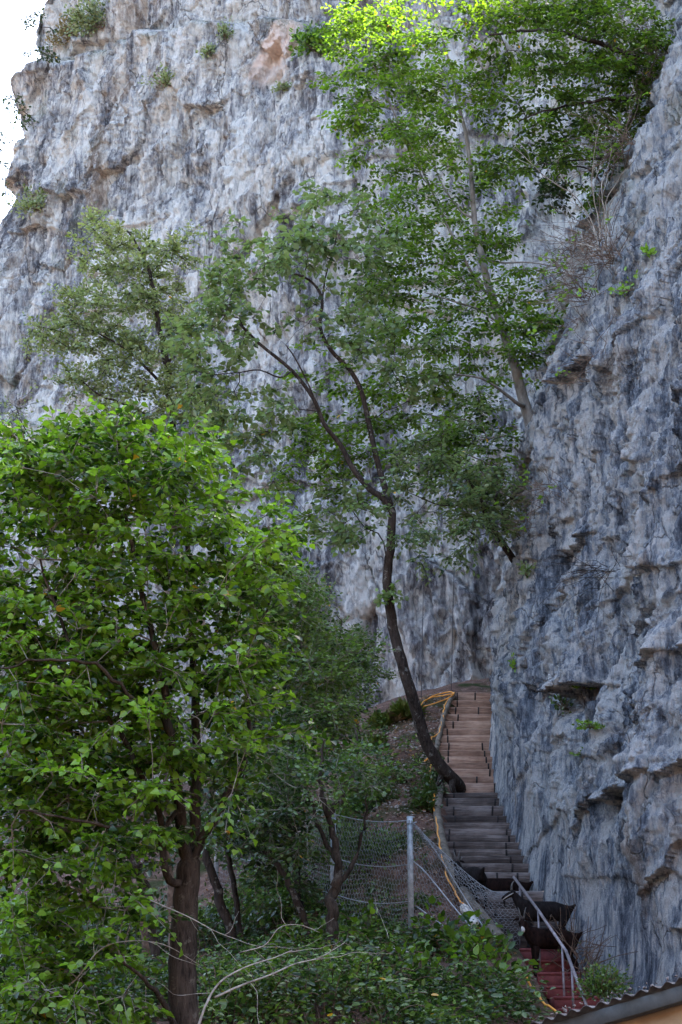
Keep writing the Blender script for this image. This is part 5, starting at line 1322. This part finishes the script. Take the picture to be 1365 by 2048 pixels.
def tuft(c, h, n, matn, label, seed, group):
    rr = np.random.default_rng(seed+900); c = np.array(c, float)
    base = c+np.c_[rr.normal(0, h*0.22, (n, 2)), np.zeros(n)]; d = norm(np.c_[rr.normal(0, 0.55, (n, 2)), np.ones(n)]); nn = norm(rr.normal(0, 1, (n, 3)))
    me = leaves_mesh('grass_tuft', base, d, nn, h*(0.5+0.8*rr.random(n)), np.clip(rr.normal(.5, .2, n), 0, .95), 'blade'); o = link_mesh('grass_tuft', me, M[matn]); tag(o, label, 'grass', group)

def dry_twigs(name, spots, label, seed, mat='twig_brown', L=1.6, n=30, r=0.006, bias=(-0.6, -0.2, 0.2), leafy=0.0, cat='shrub'):
    """bare branching twigs growing from the rock"""
    rr = np.random.default_rng(seed); root = empty(name, spots[0], label, cat); mb = MB(); A = []; B = []; base = []
    for s in spots:
        for k in range(n):
            p = np.array(s)+rr.normal(0, 0.12, 3); v = norm(np.array(bias)+rr.normal(0, 0.5, 3)); l = L*rr.uniform(0.3, 1.0); pts = [p]
            q = max(4, int(l/0.12))
            for i in range(q):
                v = norm(v+rr.normal(0, 0.12, 3)+np.array([0, 0, -0.03])); pts.append(pts[-1]+v*l/q)
                if rr.random() < 0.5 and i > 0:
                    w = norm(v+rr.normal(0, 0.6, 3)); e = pts[-1]+w*l*0.25*rr.random(); m = (pts[-1]+e)/2+rr.normal(0, .02, 3); A += [pts[-1], m]; B += [m, e]
                    if rr.random() < leafy: base += [e+rr.normal(0, .03, 3) for _ in range(5)]
            mb.tube(np.array(pts), np.linspace(r, r*0.4, len(pts)), 4, cap=False)
    if A: mb.segs(A, B, r*0.35)
    mb.build('branchwork', M[mat], root, True)
    if base:
        me_o = inst_leaves('foliage', np.array(base), 0.10, 'leaf_beech', 'oval', 0.8, 0.1, rr=rr); me_o.parent = root; me_o.location = -Vector(root.location)

def build_small():
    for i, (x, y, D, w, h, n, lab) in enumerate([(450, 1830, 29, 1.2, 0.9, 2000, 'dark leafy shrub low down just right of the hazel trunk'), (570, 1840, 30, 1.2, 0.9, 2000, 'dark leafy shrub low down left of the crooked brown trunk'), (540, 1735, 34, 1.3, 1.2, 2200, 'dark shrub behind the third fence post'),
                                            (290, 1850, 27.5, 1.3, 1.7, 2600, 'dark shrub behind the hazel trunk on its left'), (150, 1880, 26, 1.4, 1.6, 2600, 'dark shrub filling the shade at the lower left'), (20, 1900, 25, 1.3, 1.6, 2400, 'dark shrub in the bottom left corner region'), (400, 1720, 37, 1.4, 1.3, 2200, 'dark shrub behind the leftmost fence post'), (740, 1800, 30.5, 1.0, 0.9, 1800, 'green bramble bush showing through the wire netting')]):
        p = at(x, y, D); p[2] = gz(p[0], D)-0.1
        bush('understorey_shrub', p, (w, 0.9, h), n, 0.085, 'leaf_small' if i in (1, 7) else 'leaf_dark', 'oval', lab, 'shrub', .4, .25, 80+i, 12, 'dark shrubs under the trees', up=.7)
    # cliff bushes
    def hb(px, py, which=None, out=0.1):
        p = hit(px, py, which); p[1] -= out; return p
    bush('cliff_bush', hb(622, 100, 0), (0.75, 0.6, 0.95), 900, 0.15, 'leaf_hazel', 'small', 'bright green feathery bush growing beside the pink fresh scar', 'bush', .35, .25, 1)
    bush('cliff_bush', hb(205, 60, 0), (1.7, 0.9, 1.5), 2600, 0.13, 'leaf_olive', 'small', 'dark green bush on the ledge at the top left of the cliff', 'bush', .3, .2, 2)
    bush('cliff_bush', hb(135, 85, 0), (1.3, 0.7, 0.9), 1000, 0.12, 'dry', 'small', 'straw-coloured dry bush on the top left ledge near the skyline', 'bush', .3, .3, 3)
    bush('cliff_bush', hb(325, 168, 0), (0.9, 0.5, 0.7), 420, 0.11, 'leaf_olive', 'small', 'thin bush on the small ledge below the top left ledge', 'bush', .45, .25, 4)
    bush('cliff_bush', hb(70, 420, 0), (1.0, 0.6, 1.1), 700, 0.12, 'leaf_olive', 'small', 'greenish bush low on the left skyline edge of the cliff', 'bush', .6, .25, 5)
    bush('cliff_bush', hb(455, 72, 0), (0.35, 0.3, 0.8), 200, 0.11, 'leaf_olive', 'small', 'narrow plant in the crack left of the pink scar', 'bush', .4, .25, 6)
    bush('cliff_bush', hb(412, 110, 0), (0.4, 0.3, 0.5), 170, 0.11, 'leaf_olive', 'small', 'small plant under the upper ledge, left of centre of the cliff top', 'bush', .5, .25, 7)
    bush('cliff_bush', hb(565, 183, 0), (0.5, 0.3, 0.25), 170, 0.10, 'leaf_olive', 'small', 'tiny flat plant below the pink scar', 'bush', .5, .25, 8)
    bush('cliff_bush', hb(1130, 1420, 1), (0.35, 0.25, 0.6), 160, 0.08, 'leaf_dark', 'small', 'ivy patch under the dark overhang right of the top steps', 'bush', .8, .2, 9)
    for i, (x, y, lab) in enumerate([(1165, 1375, 'small fern right of the dark overhang'), (1178, 1458, 'yellow-green fern below the dark overhang'), (1170, 1512, 'low fern on the ledge under the yellow-green one')]):
        bush('rock_fern', hb(x, y, 1), (0.3, 0.25, 0.12), 90, 0.065, 'leaf_beech', 'small', lab, 'fern', .55, .2, 20+i, 3, 'ferns on the near cliff')
    bush('rock_fern', hb(1028, 1340, 1), (0.14, 0.12, 0.4), 60, 0.07, 'leaf_beech', 'small', 'bright sprig on the cliff just above the top of the timber steps', 'fern', .85, .1, 24, 3, 'ferns on the near cliff')
    bush('rock_fern', hb(1255, 590, 1), (0.4, 0.3, 0.5), 70, 0.09, 'leaf_hazel', 'small', 'bright leafy sprig below the brown twigs on the right cliff', 'fern', .85, .1, 25, 3, 'ferns on the near cliff')
    bush('rock_fern', hb(1120, 660, None), (0.5, 0.3, 0.3), 70, 0.10, 'leaf_hazel', 'small', 'bright sprig at the cliff edge right of the pale trunk', 'fern', .8, .1, 26, 3, 'ferns on the near cliff')
    bush('rock_fern', hb(1290, 515, 1), (0.12, 0.1, 0.14), 30, 0.12, 'leaf_hazel', 'small', 'tiny lime tuft high on the right cliff', 'fern', .9, .1, 27, 2, 'ferns on the near cliff')
    bush('rock_fern', hb(1050, 1155, 1), (0.2, 0.15, 0.35), 60, 0.09, 'leaf_white', 'small', 'small plant under the foot of the short crooked stem', 'fern', .8, .1, 28, 2, 'ferns on the near cliff')
    bush('ground_bush', at(1205, 1990, 22.0), (0.42, 0.35, 0.42), 1300, 0.045, 'leaf_small', 'small', 'round leafy bush at the cliff foot right of the red steps', 'bush', .45, .25, 30, 14)
    bush('ground_bush', at(1115, 1895, 24.9)+[0.15, 0.3, 0], (0.25, 0.3, 0.25), 260, 0.05, 'leaf_hazel', 'small', 'small bush behind the handrail above the red steps', 'bush', .3, .25, 31, 8)
    for i, (x, y, rx, rz, lab) in enumerate([(870, 1570, .38, .42, 'fern clump at the foot of the leaning trunk'), (858, 1620, .40, .42, 'second fern clump below the leaning trunk, along the hose'), (760, 1590, .55, .32, 'wide fern on the dark soil left of the hose'), (845, 1660, .35, .3, 'lowest fern clump above the fence post'),
                                         (700, 1640, .5, .35, 'green clump above the wire netting, left'), (720, 1560, .5, .3, 'low green clump on the slope under the back cliff')]):
        D = 33.8-(y-1560)*0.02 if x > 840 else 32.5
        p = at(x, y, D); p[2] = gz(p[0], D)
        bush('fern_clump', p, (rx, 0.35, rz), 620, 0.07, 'leaf_dark', 'small', lab, 'fern', .75, .25, 40+i, 9, 'fern clumps on the slope')
    for i, (x, y, h) in enumerate([(765, 1440, .35), (812, 1440, .45), (757, 1490, .25), (700, 1470, .3), (740, 1480, .3), (790, 1425, .3), (680, 1500, .3)]):
        D = 38 if y < 1460 else 36.5
        p = at(x, y, D); q = np.array([p[0], D, gz(p[0], D)])
        labs = ['round grass tuft near the top of the bare soil slope', 'tall grass tuft just left of the leaning trunk', 'tiny grass tuft low on the bare soil', 'grass tuft at the left end of the bare soil', 'short tuft between the larger tufts', 'straw-yellow tuft at the cliff foot', 'straw-yellow tuft on the left of the slope']
        tuft(q, h*0.8, 700, 'dry' if i > 4 else 'grass', labs[i], i, 'grass tufts on the soil slope')
    for i, (x, y, D, lab) in enumerate([(870, 1840, 25.8, 'bright young shoots in front of the drooping wire net'), (720, 1885, 26.2, 'young hazel shoots at the foot of the front fence post'), (930, 1860, 25.4, 'young shoots beside the pale log'),
                                         (985, 1935, 24.0, 'leafy shoots left of the lowest goat'), (600, 1900, 26.0, 'young shoots left of the crooked brown trunk'), (830, 1960, 23, 'young shoots in the undergrowth bottom centre'), (560, 2000, 21, 'large young leaves in the undergrowth right of the hazel trunk')]):
        p = at(x, y, D); p[2] = gz(p[0], D)
        bush('young_shoot', p, (0.7, 0.5, 0.75), 130, 0.13, 'leaf_hazel', 'round', lab, 'shoots', .35, .25, 60+i, 4, 'young shoots on the lower slope', up=.9)
    # dry brown brush on the right cliff
    def hs(L, which=None): return [hit(x, y, which)+np.array([-0.1, -0.15, 0]) for x, y in L]
    dry_twigs('dry_brush', hs([(1300, 180), (1290, 240), (1260, 300), (1240, 330), (1320, 120)], 1), 'brown dry brush hanging from the right cliff under the overhanging crown', 201, n=34, L=1.9, r=0.010, leafy=0.10)
    dry_twigs('dry_brush', hs([(1230, 520), (1200, 560), (1215, 480), (1180, 600), (1160, 530)], 1), 'tangle of purple-brown bare twigs at the cliff edge beside the tall tree', 202, n=34, L=1.6, r=0.009, leafy=0.05)
    dry_twigs('dry_brush', hs([(1215, 500), (1200, 520)], 1), 'few long pale bare stems rising from the twig tangle', 203, 'dead_wood', n=5, L=3.2, r=0.016, bias=(-0.55, -0.1, 0.9))
    dry_twigs('dry_brush', hs([(1230, 1150)], 1), 'thin bare twigs on the right cliff above the dark overhang', 204, 'bark_dark', n=20, L=1.5, r=0.006, bias=(-0.8, -0.2, -0.2))
    dry_twigs('dry_brush', hs([(1200, 700), (1180, 760), (1165, 650)], 1), 'sparse bare twigs right of the pale trunk', 205, 'twig_brown', n=12, L=1.3, r=0.006, bias=(-0.6, -0.3, 0.0), leafy=.05)
    dry_twigs('dry_brush', hs([(1120, 985), (1090, 1000), (1060, 1060)], 1), 'brown twigs on the shelf at the foot of the pale trunk', 206, 'twig_brown', n=22, L=0.9, r=0.006, leafy=.08)
    dry_twigs('dry_brush', [at(1150, 1925, 24.2)+np.array([0.1, 0, 0]), at(1170, 1950, 23.8), at(1130, 1890, 25.2)], 'brown roots and twigs on the bank between red steps and cliff', 207, 'twig_brown', n=26, L=0.8, r=0.008, bias=(0.0, -0.4, 0.3))
    # pale dead branches low in the foreground
    def dead(name, P, r0, r1, lab, seed, sub=7, D=17.0):
        r0 *= 0.5; r1 *= 0.42; sub = max(2, sub-4)
        rr = np.random.default_rng(seed); pts = [at(x, y, D+dd) for x, y, dd in P]; Q = catmull(pts, 6); root = empty(name, Q[0], lab, 'branch', 'dead branches over the undergrowth')
        mb = MB(); mb.tube(Q, np.linspace(r0, r1, len(Q)), 7)
        for k in range(sub):
            i = rr.integers(3, len(Q)-2); v = norm(Q[i+1]-Q[i]); v = norm(v+rr.normal(0, 0.7, 3)); p = [Q[i]]; l = rr.uniform(0.3, 1.1)
            for q in range(6): v = norm(v+rr.normal(0, 0.25, 3)); p.append(p[-1]+v*l/6)
            mb.tube(catmull(p, 2), np.linspace(r1*1.1, r1*0.45, len(p)*2-1), 5)
        mb.build('limb', M['dead_wood'], root, True)
    dead('dead_branch', [(395, 2060, 0), (412, 2010, 0), (440, 1965, .1), (490, 1935, .2), (550, 1915, .4), (585, 1900, .5)], 0.030, 0.008, 'pale dead limb rising right from the foot of the hazel', 301)
    dead('dead_branch', [(430, 1995, .4), (480, 1972, .5), (540, 1950, .6), (590, 1928, .8), (640, 1915, 1.0), (690, 1885, 1.2)], 0.026, 0.009, 'longer dead limb crossing low to the crooked trunk', 302)
    dead('dead_branch', [(300, 1800, -.3), (380, 1835, -.3), (430, 1862, -.2), (490, 1885, -.1)], 0.014, 0.006, 'fine dead twig arching across the hazel trunk', 303, 9)
    dead('dead_branch', [(480, 1905, 0), (530, 1890, 0), (560, 1855, 0), (600, 1850, .1), (640, 1865, .2)], 0.012, 0.006, 'thin forked dead twig above the undergrowth, centre bottom', 304, 8)
    dead('dead_branch', [(60, 2000, .4), (140, 1970, .2), (200, 1900, 0), (260, 1882, 0), (330, 1890, 0), (400, 1930, .1)], 0.018, 0.007, 'dark arched dead branch left of the hazel trunk', 305, 9)
    dead('dead_branch', [(820, 1905, 6.6), (770, 1895, 6.7), (700, 1900, 7.0), (620, 1920, 7.0)], 0.022, 0.010, 'pale dead branch lying at the foot of the front fence post', 306, 6)
    dead('dead_branch', [(345, 1400, .2), (372, 1425, .1), (400, 1440, 0), (403, 1470, 0), (412, 1495, 0)], 0.016, 0.006, 'crooked pale dead twig hanging inside the hazel crown', 307, 6)
    dead('dead_branch', [(540, 1540, 8), (580, 1570, 8), (640, 1600, 8), (680, 1640, 8.2)], 0.016, 0.008, 'dead twig slanting down towards the second fence post', 308, 6)
    # litter and rubble on the soil slope (too many to count)
    rr = np.random.default_rng(321); mb = MB()
    n = 2600; x = rr.uniform(-1.5, 2.6, n); y = rr.uniform(30, 39.3, n); xl = np.interp(y, _ds[::-1], [at(stL(v), v, stD(v))[0] for v in _ys][::-1])
    k = x < xl-0.1; x, y = x[k], y[k]; z = ground(x, y)+0.14*fbm(x/1.3, y/1.3, s=5)
    for a, b, c in zip(x, y, z):
        r = rr.uniform(0.015, 0.05)*(1.8 if rr.random() < 0.06 else 1); v = norm(rr.normal(0, 1, (7, 3)))*r*np.array([1, 1, 0.6]); from_hull(mb, np.array([a, b, c+r*0.2])+v)
    o = mb.build('rubble', M['stone'], None); tag(o, 'loose stones scattered over the bare soil slope', 'stones', kind='stuff')
    n = 5000; x = rr.uniform(-3, 2.6, n); y = rr.uniform(25, 39.3, n); xl = np.interp(y, _ds[::-1], [at(stL(v), v, stD(v))[0] for v in _ys][::-1]); k = x < xl-0.1; x, y = x[k], y[k]
    z = ground(x, y)+0.14*fbm(x/1.3, y/1.3, s=5)+0.04
    o = inst_leaves('leaf_litter', np.c_[x, y, z], 0.07, 'litter', 'oval', 0.5, 0.3, up=1.0, tilt=0.5, rr=rr); tag(o, 'brown fallen leaves scattered over the slope', 'leaf litter', kind='stuff')
    # leafy twigs against the sky at the left edge
    for i, (x, y, L, lab) in enumerate([(110, 60, [(78, 45, 24, 20, 9), (90, 110, 20, 22, 10), (75, 105, 10, 8, 3)], 'leafy twigs sticking out against the sky near the top of the skyline'),
                                    (66, 235, [(38, 212, 24, 16, 8), (45, 240, 14, 10, 4), (20, 200, 8, 6, 2)], 'leafy twigs against the sky halfway down the skyline'),
                                    (20, 400, [(4, 290, 14, 14, 6), (8, 375, 10, 10, 4), (0, 330, 12, 8, 3)], 'leafy twigs against the sky at the left picture edge')]):
        t = Tree(400+i); D = 57; b = hit(x, y+10, 0)
        t.path([b, at(x-8, y-4, 58.5), at(L[0][0]+8, L[0][1]+10, 58)], 0.03, 0.012, n=4)
        ends = t.grow(blobs(t.r, [(q[0], q[1], 58, q[2], q[3], .5, q[4]) for q in L]), wob=.08)
        t.spray(ends, 4, 0.35, 4, 0.15, tb=.3, up=.3, tilt=.8, flat=.2)
        t.build('skyline_twig', b, lab, 'bush', M['bark_dark'], M['leaf_dark'], 'oval', group='twigs on the skyline', cap=.02)

build_undergrowth(); build_small()
# ------------------------------------------------------------------ light
w = bpy.data.worlds.new('World'); scene.world = w; w.use_nodes = True
nt = w.node_tree; bg = nt.nodes['Background']
sky = nt.nodes.new('ShaderNodeTexSky'); sky.sky_type = 'NISHITA'; sky.sun_disc = False
SUN_AZ = math.atan2(0.50, 0.60); SUN_EL = R(43)
sky.sun_elevation = SUN_EL; sky.sun_rotation = SUN_AZ
sky.air_density = 1.0; sky.dust_density = 2.5; sky.ozone_density = 0.6
nt.links.new(sky.outputs[0], bg.inputs[0]); bg.inputs[1].default_value = 0.15
sl = bpy.data.lights.new('sun', 'SUN'); sl.energy = 5.0; sl.angle = R(0.5); sl.color = (1, 0.93, 0.80)
so = bpy.data.objects.new('sun', sl); col.objects.link(so)
sd = Vector((math.sin(SUN_AZ)*math.cos(SUN_EL), math.cos(SUN_AZ)*math.cos(SUN_EL), math.sin(SUN_EL)))
so.rotation_euler = sd.to_track_quat('Z', 'Y').to_euler()
so.location = (10, 20, 60)
scene.view_settings.view_transform = 'Standard'
scene.view_settings.look = 'None'
scene.view_settings.exposure = 3.05
scene.view_settings.gamma = 1
scene.render.engine = 'CYCLES'
cy = scene.cycles
cy.max_bounces = 6; cy.diffuse_bounces = 3; cy.glossy_bounces = 2; cy.transmission_bounces = 4; cy.transparent_max_bounces = 4
cy.use_denoising = True
cy.sample_clamp_indirect = 4
cy.caustics_reflective = False; cy.caustics_refractive = False

scene.view_settings.use_white_balance = True
scene.view_settings.white_balance_temperature = 6850
